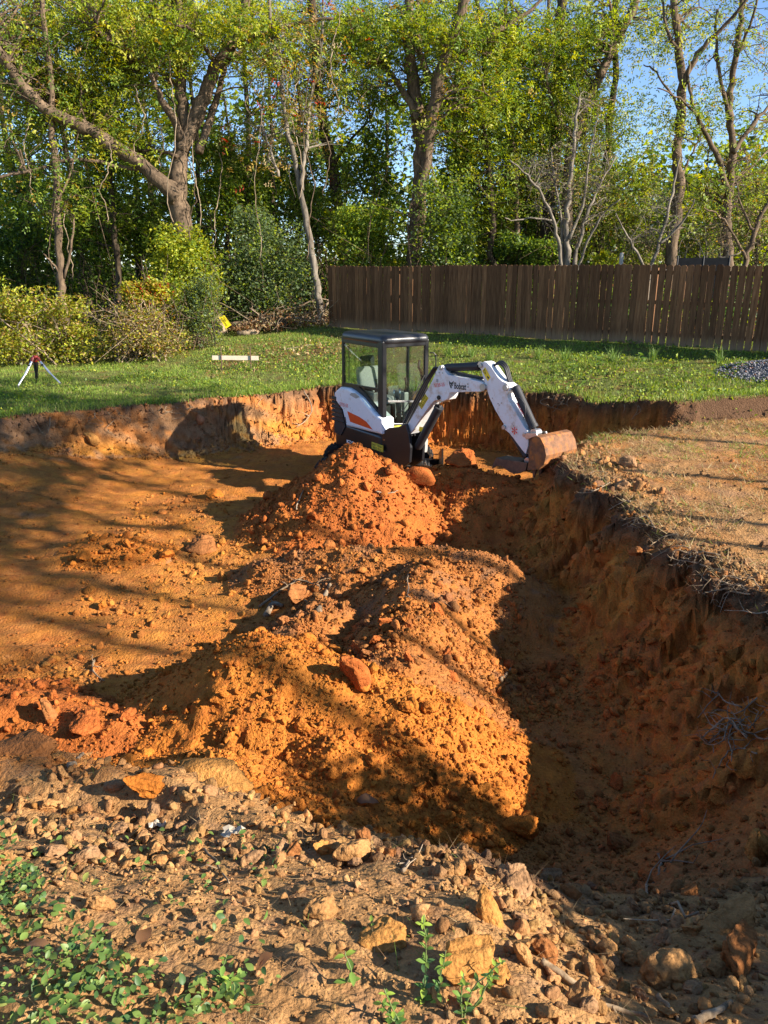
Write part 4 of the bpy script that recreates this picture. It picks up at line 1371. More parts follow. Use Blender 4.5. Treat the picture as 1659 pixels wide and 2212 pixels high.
# bucket: side plates and a curved shell between them; profile in boom plane, pivot near the arm tip
side_px = [(1238, 832), (1246, 775), (1256, 700), (1264, 660), (1285, 643), (1310, 655), (1332, 700), (1342, 752), (1330, 800), (1300, 828)]
ysd = -.22
bo = [bp(*c, ysd) for c in side_px]
BWD = .66
bucket = empty('bucket'); bucket.parent = exc
for ya in (ysd, ysd + BWD):
    MB().prism(T([(p.x, ya, p.z) for p in bo]), T([(p.x, ya + .02, p.z) for p in bo])).build('side_plate', RUST, bucket, .004)
shell = bo[3:]
m = MB()
ix = [bo[i] for i in (3, 4, 5, 6, 7, 8, 9)]
cen = sum(bo, Vector()) / len(bo)
for a, b in zip(ix[:-1], ix[1:]):
    a2, b2 = a.lerp(cen, .06), b.lerp(cen, .06)
    m.prism(T([(a.x, ysd + .02, a.z), (b.x, ysd + .02, b.z), (b2.x, ysd + .02, b2.z), (a2.x, ysd + .02, a2.z)]), T([(a.x, ysd + BWD, a.z), (b.x, ysd + BWD, b.z), (b2.x, ysd + BWD, b2.z), (a2.x, ysd + BWD, a2.z)]))
m.build('shell', RUST, bucket)
e0, e1 = bo[0], bo[9]
for k in range(5):
    yk = ysd + .06 + k * (BWD - .12) / 4
    d = (e0 - cen).normalized()
    m = MB(); p = Vector(((e0.x + e1.x) / 2, yk, (e0.z + e1.z) / 2))
    m.prism(T([p + Vector((-.04, -.03, .02)), p + Vector((-.04, .03, .02)), p + Vector((.03, .03, .03)), p + Vector((.03, -.03, .03))]), T([p + Vector((-.03, -.012, -.12)), p + Vector((-.03, .012, -.12)), p + Vector((-.01, .012, -.12)), p + Vector((-.01, -.012, -.12))]))
    m.build('tooth', RUSTD, bucket)
for ya in (-.07, .05):
    MB().prism(T([(bp(*c).x, ya, bp(*c).z) for c in ((1228, 690), (1240, 632), (1275, 640), (1290, 660), (1262, 700), (1240, 770))]), T([(bp(*c).x, ya + .025, bp(*c).z) for c in ((1228, 690), (1240, 632), (1275, 640), (1290, 660), (1262, 700), (1240, 770))])).build('bucket_ear', RUSTD, bucket)
# ------------------------------------------------------------------ foliage helpers
LC = dict(yel=tri(.40, .40, .035), yg=tri(.26, .33, .035), mid=tri(.12, .20, .032), grey=tri(.125, .18, .085), dark=tri(.035, .075, .02), aut=tri(.38, .25, .05), red=tri(.42, .07, .03),
          brown=tri(.24, .13, .06), olive=tri(.16, .18, .05), tan=tri(.45, .33, .17))


def pick_col(n, pal, r, v=0.22):
    keys = list(pal); w = np.array([pal[k] for k in keys], float); w /= w.sum()
    c = np.array([LC[k] for k in keys])[r.choice(len(keys), n, p=w)]
    return c * r.uniform(1 - v, 1 + v, (n, 1))


def leaf_quads(P, D, U, ln, wd, fold=0.25):
    """rhombic leaves: base P, pointing along D, width along U"""
    D = D / (np.linalg.norm(D, axis=1)[:, None] + 1e-9)
    U = U - (U * D).sum(1)[:, None] * D; U /= (np.linalg.norm(U, axis=1)[:, None] + 1e-9)
    Nn = np.cross(D, U)
    ln = np.broadcast_to(ln, len(P))[:, None]; wd = np.broadcast_to(wd, len(P))[:, None]
    a = P; c = P + D * ln - Nn * ln * 0.12
    b = P + D * ln * .48 + U * wd * .5 + Nn * wd * fold; d = P + D * ln * .48 - U * wd * .5 + Nn * wd * fold
    V = np.stack([a, b, c, d], 1).reshape(-1, 3)
    Fq = np.arange(len(V)).reshape(-1, 4)
    return V, Fq


def rdir(r, n, zb=0.0, zs=1.0):
    v = r.normal(size=(n, 3)); v[:, 2] = v[:, 2] * zs + zb
    return v / (np.linalg.norm(v, axis=1)[:, None] + 1e-9)


def simple_leaves(P, r, size, pal, droop=-0.2, wr=0.5):
    n = len(P)
    D = rdir(r, n, droop, .7); U = rdir(r, n, 0.0, .35)
    s_ = size * r.uniform(.6, 1.3, n)
    V, Fq = leaf_quads(P, D, U, s_, s_ * wr)
    return V, Fq, np.repeat(pick_col(n, pal, r), 4, 0)


def compound_leaves(P, r, ln, pal, pairs=3, wr=.42):
    """pinnate leaves: paired leaflets along a drooping rachis"""
    n = len(P)
    D = rdir(r, n, -.25, .5); U = rdir(r, n, 0, .3)
    U = U - (U * D).sum(1)[:, None] * D; U /= np.linalg.norm(U, axis=1)[:, None] + 1e-9
    L_ = ln * r.uniform(.65, 1.25, n)[:, None]
    cb = pick_col(n, pal, r)
    Vs, Fs, Cs = [], [], []
    b = 0
    for k in range(pairs):
        t = (k + .9) / pairs
        Q = P + D * L_ * t + np.array([0, 0, -1]) * L_ * .28 * t * t
        for sg in (-1, 1):
            d = U * sg + D * .35 + r.normal(size=(n, 3)) * .22 + np.array([0, 0, -.25])
            w = D + r.normal(size=(n, 3)) * .25
            V, Fq = leaf_quads(Q, d, w, L_[:, 0] * .34, L_[:, 0] * .34 * wr)
            Vs.append(V); Fs.append(Fq + b); b += len(V)
            Cs.append(np.repeat(cb * r.uniform(.9, 1.1, (n, 1)), 4, 0))
    V, Fq = leaf_quads(P + D * L_ + np.array([0, 0, -1]) * L_ * .28, D, U, L_[:, 0] * .3, L_[:, 0] * .3 * wr)
    Vs.append(V); Fs.append(Fq + b); Cs.append(np.repeat(cb, 4, 0))
    return np.concatenate(Vs), np.concatenate(Fs), np.concatenate(Cs)


def cat_leaves(parts):
    Vs, Fs, Cs, b = [], [], [], 0
    for V, Fq, c in parts:
        Vs.append(V); Fs.append(Fq + b); Cs.append(c); b += len(V)
    return np.concatenate(Vs), np.concatenate(Fs), np.concatenate(Cs)


def wiggle(pts, amp, r, sub=4):
    out = []
    pts = [Vector(p) for p in pts]
    for i in range(len(pts) - 1):
        p0, p1, p2, p3 = pts[max(i - 1, 0)], pts[i], pts[i + 1], pts[min(i + 2, len(pts) - 1)]
        for k in range(sub):
            t = k / sub
            q = .5 * ((2 * p1) + (p2 - p0) * t + (2 * p0 - 5 * p1 + 4 * p2 - p3) * t * t + (3 * p1 - p0 - 3 * p2 + p3) * t ** 3)
            out.append(q + Vector(r.normal(size=3) * amp))
    out.append(pts[-1])
    return out


def px_limb(pix, D, d0, d1, r):
    """pixel polyline at about distance D, drifting d0 to d1 in depth"""
    n = len(pix)
    return [at_y(x, y, D + d0 + (d1 - d0) * i / max(n - 1, 1)) for i, (x, y) in enumerate(pix)]


def pxm(D): return D * 1.0 / F          # metres per pixel at distance D (close enough for widths)


def branchlet(m, a, b, r0, r, twigs=2, n=5, sag=.15):
    """a thin branch from a to b with side twigs"""
    a = Vector(a); b = Vector(b)
    L_ = (b - a).length
    mid = a.lerp(b, .5) + Vector(r.normal(size=3) * L_ * .10) + Vector((0, 0, L_ * .08))
    pts = wiggle([a, mid, b], L_ * .015, r, 3)
    m.tube(pts, list(np.linspace(r0, r0 * .25, len(pts))), n, False)
    for k in range(twigs):
        i = r.integers(1, len(pts) - 1)
        q = pts[i] + Vector(r.normal(size=3)) * L_ * .28
        m.tube([pts[i], pts[i].lerp(q, .5) + Vector(r.normal(size=3)) * L_ * .03, q], [r0 * .45, r0 * .3, r0 * .12], 4, False)


def make_tree(name, label, cat, D, limbs, regions, pal, bark=BARK, leaf='comp', leaf_len=.26, per=26, seed=1, base_px=None, spread=.55, depth=2.0, group=None, twig_r=.018, extra_twigs=0):
    """limbs: (pixels, depth0, depth1, width0 px, width1 px); regions: (cx, cy, rx, ry, clumps)"""
    r = np.random.default_rng(seed)
    if leaf == 'comp': per = int(per * 1.75); leaf_len *= 1.25
    else: per = int(per * 1.6)
    first = px_limb(limbs[0][0], D, limbs[0][1], limbs[0][2], r)
    base = first[0].copy()
    gzb = gz(base.x, base.y)
    root = empty(name, (base.x, base.y, gzb))
    tag(root, label, cat, group)
    inv = Vector((base.x, base.y, gzb))
    m = MB()
    pool = []
    for li, (pix, d0, d1, w0, w1) in enumerate(limbs):
        pts = px_limb(pix, D, d0, d1, r)
        if li == 0:
            pts = [Vector((base.x, base.y, gzb - .3))] + ([pts[0]] if pts[0].z > gzb + .3 else []) + pts[1:]
        pts = wiggle(pts, .02, r, 4)
        rad = np.linspace(w0, w1, len(pts)) * .5 * pxm(D) * (1 + .06 * r.normal(size=len(pts)))
        if li == 0: rad[0] *= 1.5; rad[1] *= 1.18
        m.tube([p - inv for p in pts], list(rad), 10, True)
        pool += [(p, q) for p, q in zip(pts, rad)][len(pts) // 4:]
    pp = np.array([p[:] for p, _ in pool])
    tw = MB()
    cl = []
    for (cx, cy, rx, ry, n) in regions:
        for k in range(n):
            a = r.uniform(0, 6.283); q = math.sqrt(r.random())
            c = at_y(cx + rx * q * math.cos(a), cy + ry * q * math.sin(a), D + r.uniform(-.35 * depth, 1.5 * depth))
            cl.append(c)
            dd = np.linalg.norm(pp - np.array(c), axis=1) + np.maximum(0, pp[:, 2] - c.z) * 1.5
            j = int(np.argmin(dd * r.uniform(.8, 1.25, len(dd))))
            if dd[j] < 9.0:
                branchlet(tw, pool[j][0] - inv, c - inv, min(twig_r * (1 + dd[j] * .4), pool[j][1] * .6), r, 2 + extra_twigs)
    tr = m.build('trunk', bark, root, 0, True)
    if tw.v: link_mesh('branches', tw.mesh('branches', bark), root)
    if cl and per:
        cn = np.array([c[:] for c in cl])
        P = np.repeat(cn, per, 0) + r.normal(size=(len(cn) * per, 3)) * np.array([spread, spread, spread * .6])
        if leaf == 'comp': V, Fq, cc = compound_leaves(P, r, leaf_len, pal)
        else: V, Fq, cc = simple_leaves(P, r, leaf_len, pal)
        V = V - np.array(inv)
        o = link_mesh('crown', np_mesh('crown', V, Fq, cc, LEAF), root)
    return root


GT = 'trees behind the yard'
YGP = dict(yel=3, yg=4, mid=2, aut=.25)
# 1 the leaning one with a long limb to the left
t1 = make_tree('locust_tree', 'big yellow-green tree with a long thick limb sweeping low to the left', 'tree', 25.0,
    [([(398, 640), (396, 560), (392, 480), (384, 420), (386, 370), (396, 315), (428, 240), (448, 190), (470, 140), (500, 100), (520, 40), (545, -40)], 0, .8, 46, 16),
     ([(384, 430), (360, 405), (300, 352), (205, 287), (150, 262), (100, 240), (60, 200), (30, 160), (-10, 100), (-50, 40)], 0, -1.5, 32, 14),
     ([(392, 330), (398, 260), (390, 190), (396, 120), (390, 40), (380, -40)], .3, 1.2, 28, 12),
     ([(392, 300), (375, 260), (350, 215), (325, 160)], .3, -.6, 20, 9),
     ([(430, 330), (455, 260), (475, 190), (490, 130)], .2, 1.5, 18, 8),
     ([(380, 400), (330, 375), (240, 355), (150, 345), (60, 370), (-10, 385)], 0, -1, 10, 5),
     ([(385, 340), (340, 325), (290, 325)], 0, .6, 9, 3),
     ([(500, 100), (560, 80), (640, 55), (720, 40)], .5, -.5, 12, 5),
     ([(470, 140), (440, 100), (410, 60), (380, 55)], .5, -1, 10, 4),
     ([(390, 190), (340, 150), (270, 115), (210, 60), (225, 0)], .8, -1, 11, 4)],
    [(120, 60, 150, 90, 60), (300, 50, 150, 80, 70), (470, 30, 130, 60, 46), (90, 190, 110, 60, 28), (230, 190, 90, 60, 30), (240, 280, 70, 35, 14), (60, 320, 70, 60, 12), (560, 90, 80, 60, 22), (330, 120, 90, 60, 24), (300, 330, 60, 30, 8)],
    YGP, BARK, 'comp', .25, 22, 11, depth=2.4, spread=.42)
# 2 thin vine-wrapped trunk on the left
make_tree('slender_tree', 'slender brown trunk wrapped in hanging vines, left of the leaning tree', 'tree', 24.0,
    [([(133, 640), (132, 590), (126, 520), (122, 440), (120, 360), (112, 280), (110, 180), (95, 60), (90, -40)], 0, .5, 17, 9),
     ([(130, 590), (105, 560), (95, 548)], 0, -.3, 5, 2), ([(122, 440), (150, 380), (160, 340), (175, 260)], 0, .4, 5, 2), ([(136, 600), (158, 520), (160, 460)], 0, .3, 6, 3)],
    [(90, 420, 60, 60, 12), (160, 400, 50, 60, 10), (40, 120, 60, 120, 26)], dict(yg=3, mid=3, aut=.6), BARK, 'comp', .22, 16, 12)
make_tree('slender_tree', 'thin dark trunk rising from the undergrowth between two larger trees', 'tree', 26.5,
    [([(256, 640), (254, 570), (246, 500), (240, 420), (232, 330), (236, 230), (250, 120), (255, -20)], 0, .5, 14, 6)],
    [(230, 440, 70, 50, 14), (250, 340, 70, 50, 14), (190, 500, 60, 40, 10)], dict(mid=4, yg=3), BARK_DARK, 'comp', .24, 16, 13)
# 3 pale leaning trunk at the fence corner
make_tree('pale_tree', 'pale mottled trunk leaning left beside the fence corner', 'tree', 24.6,
    [([(692, 668), (684, 610), (672, 540), (660, 470), (648, 400), (634, 330), (622, 290), (610, 200), (590, 90), (580, -30)], 0, .5, 17, 6),
     ([(650, 410), (655, 360), (664, 300), (668, 230), (690, 120), (700, -20)], 0, .8, 10, 4), ([(600, 380), (585, 330), (570, 280), (560, 220)], 0, .6, 6, 3)],
    [(610, 190, 70, 90, 16), (660, 120, 70, 90, 20), (570, 300, 60, 70, 10), (690, 260, 50, 60, 9)], dict(yg=2, aut=1.6, olive=2, red=.35, tan=.8), BARK_PALE, 'comp', .22, 13, 14, extra_twigs=3)
# 5 dark trunk behind
make_tree('shaded_tree', 'dark ivy-clad trunk standing back in shade, left of the forked tree', 'tree', 29.0,
    [([(748, 600), (742, 520), (732, 450), (716, 360), (698, 270), (686, 190), (678, 100), (668, -40)], 0, .5, 27, 16), ([(716, 360), (760, 300), (800, 260)], 0, .8, 8, 3)],
    [(730, 110, 90, 80, 22), (760, 210, 80, 50, 12), (700, 400, 60, 60, 12), (650, 40, 70, 60, 14)], dict(yg=3, aut=1.3, mid=2, red=.3), BARK_DARK, 'comp', .26, 16, 15)
# 4 double trunk in the middle
make_tree('locust_tree', 'tall forked tree with two thick trunks behind the middle of the fence', 'tree', 26.0,
    [([(892, 600), (897, 520), (902, 450), (906, 380), (908, 320), (904, 250), (892, 180), (882, 100), (885, 40), (880, -40)], 0, .6, 38, 18),
     ([(902, 450), (912, 390), (924, 330), (934, 250), (946, 175), (966, 110), (984, 60), (1000, 10), (1015, -40)], 0, -.8, 27, 16),
     ([(904, 260), (880, 210), (858, 175), (835, 150), (790, 100), (755, 60)], 0, .8, 15, 6), ([(944, 180), (915, 140), (900, 70), (905, 0)], 0, .6, 15, 8),
     ([(946, 172), (985, 125), (1020, 100), (1070, 70), (1120, 40), (1160, 10), (1220, -40)], -.3, 0, 13, 4), ([(905, 330), (890, 250), (880, 150)], .3, 1.2, 9, 5),
     ([(925, 330), (940, 400), (930, 460)], -.2, -.4, 4, 3)],
    [(850, 60, 100, 70, 36), (980, 50, 110, 70, 44), (1080, 90, 90, 70, 34), (800, 170, 60, 50, 12), (1000, 190, 80, 60, 18), (940, 270, 60, 40, 8), (770, 60, 60, 60, 14), (1050, 200, 60, 60, 16)],
    dict(yel=1.6, yg=4, mid=3, aut=.2), BARK, 'comp', .25, 22, 16, depth=2.4, spread=.42)
# 6, 7, 8 trunks above the fence
make_tree('slender_tree', 'crooked dark trunk just right of the forked tree', 'tree', 27.0,
    [([(1078, 610), (1068, 575), (1058, 545), (1064, 500), (1062, 440), (1058, 405), (1052, 330), (1040, 240), (1046, 130), (1030, -30)], 0, .6, 16, 8),
     ([(1060, 440), (1030, 395), (1000, 385), (975, 395)], 0, -.6, 6, 2), ([(1062, 500), (1030, 512), (1000, 512)], 0, .4, 4, 2), ([(1058, 410), (1090, 380), (1110, 360)], 0, .4, 6, 2)],
    [(1030, 330, 70, 60, 18), (1080, 400, 50, 50, 12), (1020, 440, 60, 40, 10), (1060, 250, 60, 60, 16)], dict(yel=1.5, yg=4, mid=3), BARK_DARK, 'comp', .24, 18, 17)
make_tree('slender_tree', 'straight thin trunk between the crooked trunk and the pale multi-stem tree', 'tree', 28.0,
    [([(1126, 610), (1120, 540), (1116, 470), (1112, 400), (1108, 320), (1100, 200), (1096, 60), (1090, -30)], 0, .5, 15, 8)],
    [(1110, 330, 60, 60, 16), (1140, 240, 60, 60, 16), (1110, 150, 60, 60, 14)], dict(yel=2, yg=4, mid=2), BARK, 'comp', .24, 17, 18)
make_tree('shaded_tree', 'broad dark ivy-covered trunk left of the pale multi-stem tree', 'tree', 29.0,
    [([(1172, 620), (1176, 560), (1184, 480), (1192, 400), (1200, 300), (1204, 200), (1210, 60), (1212, -30)], 0, .5, 34, 18)],
    [(1190, 330, 50, 70, 14), (1170, 200, 60, 80, 18), (1230, 120, 60, 80, 16), (1185, 540, 22, 50, 8)], dict(yg=4, mid=4, dark=1, yel=1), BARK_DARK, 'comp', .24, 18, 19)
# 9 pale multi-stem, nearly bare
make_tree('multi_stem_tree', 'nearly bare pale multi-stemmed tree with fine twigs behind the fence', 'tree', 23.5,
    [([(1226, 600), (1224, 540), (1226, 470), (1230, 400), (1236, 340), (1244, 270), (1252, 210)], 0, .3, 14, 5),
     ([(1216, 600), (1208, 530), (1196, 480), (1170, 420), (1140, 380), (1100, 345)], 0, -.8, 9, 2.5), ([(1236, 600), (1252, 520), (1272, 450), (1300, 390), (1330, 340)], 0, .6, 9, 2.5),
     ([(1242, 600), (1262, 540), (1296, 470), (1340, 430)], 0, -.8, 7, 2), ([(1222, 600), (1214, 500), (1200, 400), (1190, 320)], 0, .6, 7, 2), ([(1230, 520), (1262, 420), (1272, 330), (1290, 260)], 0, .2, 7, 2),
     ([(1196, 480), (1150, 470), (1110, 478), (1090, 470)], 0, -.5, 4, 1.5)],
    [(1180, 400, 70, 60, 26), (1230, 380, 80, 90, 40), (1290, 430, 60, 60, 24), (1150, 360, 50, 30, 12), (1260, 270, 60, 70, 20), (1310, 360, 40, 50, 12), (1240, 500, 70, 40, 14)],
    dict(yg=2, olive=3, tan=1.4, aut=.6), BARK_PALE, 'simple', .055, 12, 20, spread=.3, depth=1.0, twig_r=.010, extra_twigs=5)
make_tree('locust_tree', 'tall grey trunk leaning right above the pale multi-stem tree', 'tree', 27.5,
    [([(1212, 620), (1222, 500), (1226, 400), (1236, 310), (1262, 235), (1296, 165), (1330, 95), (1358, 40), (1385, -30)], 0, .8, 26, 14), ([(1296, 165), (1320, 100), (1322, 30), (1300, -40)], 0, .6, 9, 5), ([(1240, 300), (1200, 240), (1180, 170)], 0, -.6, 8, 3)],
    [(1190, 110, 80, 80, 30), (1270, 60, 80, 70, 30), (1290, 250, 60, 60, 16), (1220, 220, 60, 60, 18), (1400, 20, 50, 40, 9)], dict(yel=1.6, yg=4, mid=2), BARK, 'comp', .25, 18, 21)
make_tree('slender_tree', 'straight trunk right behind the leaning grey trunk', 'tree', 29.0,
    [([(1286, 620), (1296, 520), (1304, 420), (1312, 320), (1322, 230), (1330, 150), (1328, 60), (1332, -30)], 0, .5, 17, 11)],
    [(1300, 330, 50, 60, 14), (1280, 460, 50, 50, 12), (1340, 420, 40, 60, 10)], dict(yg=3, mid=3, olive=2), BARK_DARK, 'comp', .24, 16, 22)
# right group
make_tree('locust_tree', 'tall straight trunk with thin open crown behind the right part of the fence', 'tree', 25.5,
    [([(1448, 600), (1452, 530), (1462, 460), (1466, 390), (1462, 330), (1470, 250), (1474, 180), (1466, 110), (1460, 40), (1452, -40)], 0, .4, 26, 12),
     ([(1466, 400), (1490, 340), (1510, 300)], 0, .8, 6, 2.5), ([(1472, 190), (1500, 130), (1530, 90), (1570, 50), (1620, -10)], 0, -.8, 11, 5), ([(1470, 240), (1440, 190), (1410, 150), (1390, 140)], 0, .8, 5, 2), ([(1466, 110), (1440, 60), (1430, 0)], 0, .6, 8, 4)],
    [(1490, 40, 60, 60, 11), (1460, 300, 40, 80, 14), (1430, 90, 30, 60, 5), (1500, 250, 40, 60, 7), (1470, 440, 40, 50, 9)], dict(yel=2, yg=3, mid=1.5), BARK, 'comp', .24, 13, 23)
make_tree('locust_tree', 'many-branched open tree at the right end of the fence', 'tree', 26.0,
    [([(1572, 600), (1572, 520), (1568, 460), (1576, 400), (1584, 330), (1576, 250), (1580, 180), (1592, 100), (1600, 30), (1606, -40)], 0, .4, 22, 8),
     ([(1572, 420), (1556, 360), (1530, 300), (1505, 250), (1490, 190), (1488, 130)], 0, -.8, 13, 4), ([(1584, 330), (1620, 280), (1650, 240), (1690, 200)], 0, .8, 11, 4), ([(1578, 250), (1560, 190), (1548, 110), (1550, 20)], 0, .8, 9, 4), ([(1590, 120), (1620, 60), (1640, -20)], 0, -.6, 7, 3),
     ([(1505, 250), (1470, 215), (1420, 190)], -.8, -1.4, 5, 2)],
    [(1600, 60, 60, 60, 9), (1640, 250, 40, 60, 9), (1560, 420, 60, 50, 14), (1610, 360, 50, 50, 12), (1530, 190, 40, 60, 6), (1640, 130, 40, 50, 6)], dict(yg=3, olive=2, aut=.5, mid=1), BARK, 'comp', .22, 11, 24, extra_twigs=2)
make_tree('bare_tree', 'bare grey twiggy small tree leaning right over the fence end', 'tree', 23.0,
    [([(1400, 600), (1420, 540), (1440, 470), (1455, 400), (1470, 340)], 0, .4, 10, 3), ([(1405, 600), (1375, 545), (1350, 500), (1330, 460)], 0, -.6, 7, 2), ([(1425, 530), (1470, 480), (1500, 430)], 0, -.5, 6, 2), ([(1415, 590), (1480, 575), (1540, 562), (1600, 545)], 0, -.4, 6, 2)],
    [(1440, 450, 70, 60, 22), (1370, 490, 50, 50, 14), (1520, 520, 60, 40, 12)], dict(tan=2, olive=2, yg=1), BARK_PALE, 'simple', .05, 5, 25, spread=.3, depth=.8, twig_r=.008, extra_twigs=6)
make_tree('bare_tree', 'leaning twiggy dark tree at the far right end of the fence', 'tree', 22.5,
    [([(1600, 620), (1612, 560), (1630, 500), (1655, 440), (1690, 380)], 0, .4, 14, 7), ([(1612, 560), (1580, 500), (1545, 460), (1520, 450)], 0, -.4, 6, 2), ([(1630, 500), (1600, 440), (1590, 390)], 0, .4, 6, 2)],
    [(1600, 480, 60, 60, 26), (1640, 420, 40, 60, 14), (1550, 520, 50, 40, 12)], dict(tan=2, olive=2, yg=1, aut=1), BARK, 'simple', .055, 8, 26, spread=.35, depth=.9, twig_r=.008, extra_twigs=6)

# ---- trees farther back: two shapes, copied
def back_tree(seed, H=12.0):
    r = np.random.default_rng(seed)
    root = empty('woodland_tree')
    m = MB(); pts = [Vector((0, 0, -.3))]
    x, y_ = 0, 0
    for k in range(1, 9):
        x += r.normal() * .14; y_ += r.normal() * .14
        pts.append(Vector((x, y_, H * k / 8)))
    m.tube(wiggle(pts, .01, r, 3), list(np.linspace(.17, .05, 25)), 8)
    cl = []
    for k in range(34):
        i = r.integers(2, 9); p = pts[i]
        a = r.uniform(0, 6.28); L_ = r.uniform(.6, 2.4) * (1.2 - .5 * i / 8)
        c = p + Vector((math.cos(a) * L_, math.sin(a) * L_, r.uniform(-.2, .9)))
        branchlet(m, p, c, .03, r, 2, 4); cl.append(c[:])
    m.build('trunk', BARK_DARK, root, 0, True)
    cn = np.array(cl); per = 42
    P = np.repeat(cn, per, 0) + r.normal(size=(len(cn) * per, 3)) * np.array([.5, .5, .4])
    V, Fq, cc = simple_leaves(P, r, .14, dict(yg=3, mid=4, yel=1, olive=1.5))
    link_mesh('crown', np_mesh('crown', V, Fq, cc, LEAF), root)
    return root


def copy_tree(o, parent=None):
    c = o.copy(); col.objects.link(c)
    if parent is not None: c.parent = parent
    for ch in o.children: copy_tree(ch, c)
    return c


ANCH = [(130, 'the vine-wrapped trunk'), (390, 'the leaning tree'), (680, 'the pale leaning trunk'), (900, 'the forked tree'), (1060, 'the crooked dark trunk'), (1230, 'the multi-stem tree'), (1450, 'the tall straight trunk'), (1575, 'the many-branched tree')]


def between(px):
    l_ = [n for x, n in ANCH if x <= px]; r_ = [n for x, n in ANCH if x > px]
    return 'beyond ' + r_[0] if not l_ else 'beyond ' + l_[-1] if not r_ else 'between %s and %s' % (l_[-1], r_[0])


protos = [back_tree(71), back_tree(72, 13), back_tree(73, 11)]
spots = [(-130, 33), (-230, 36), (-340, 32), (-30, 34), (40, 31), (90, 36), (175, 32), (215, 38), (300, 33), (345, 37), (450, 32), (490, 36), (545, 33), (600, 38), (655, 34), (830, 40), (965, 32), (1000, 37), (1090, 34), (1150, 36), (1250, 33), (1385, 34), (1500, 38), (1545, 33), (1630, 36), (1690, 33)]
for i, (px, D) in enumerate(spots):
    p = at_y(px, 590, D)
    if i < 3: o = protos[i]
    else: o = copy_tree(protos[i % 3])
    o.location = (p.x, p.y, gz(p.x, p.y)); o.rotation_euler = (0, 0, random.uniform(0, 6.28))
    k = random.uniform(.75, 1.0) * (1.0 if px < 1320 else .62)
    o.scale = (k * 1.05, k * 1.05, k)
    tag(o, 'thin dark woodland tree ' + between(px), 'tree', 'trees deep in the woods')
# trees on the sunny side of the plot, out of the picture: their shade streaks the ground
def tall_tree(seed, H=15.0, lo=9.0):
    r = np.random.default_rng(seed)
    root = empty('sunny_side_tree')
    m = MB(); pts = [Vector((r.normal() * .05 * k, r.normal() * .05 * k, -.3 + (H + .3) * k / 8)) for k in range(9)]
    m.tube(wiggle(pts, .01, r, 3), list(np.linspace(.075, .04, 25)), 8)
    cl = []
    for k in range(30):
        h = r.uniform(lo, H); i = min(8, max(1, int(h / H * 8))); p = pts[i]
        a = r.uniform(0, 6.28); L_ = r.uniform(.5, 2.6)
        c = Vector((math.cos(a) * L_, math.sin(a) * L_, h)); branchlet(m, p, c, .04, r, 2, 4); cl.append(c[:])
    m.build('trunk', BARK, root, 0, True)
    P = np.repeat(np.array(cl), 60, 0) + r.normal(size=(len(cl) * 60, 3)) * np.array([.5, .5, .35])
    V, Fq, cc = simple_leaves(P, r, .30, dict(yg=3, mid=4, yel=1))
    link_mesh('crown', np_mesh('crown', V, Fq, cc, LEAF), root)
    return root


tp = tall_tree(81)
for i, (x, y_, k) in enumerate(((14.6, -2.6, 1.0), (15.2, -.2, 1.0), (14.4, 2.3, .97), (15.2, 4.6, 1.0), (14.6, 7.4, 1.0), (14.0, -1.1, .98), (14.2, 1.2, .98), (13.9, 3.5, .98))):
    o = tp if i == 0 else copy_tree(tp)
    o.location = (x, y_, .4); o.scale = (k, k, k); o.rotation_euler = (0, 0, x * 1.7)
    tag(o, 'tall bare-stemmed tree on the sunny side of the yard beyond the right bank', 'tree', 'trees on the sunny side')
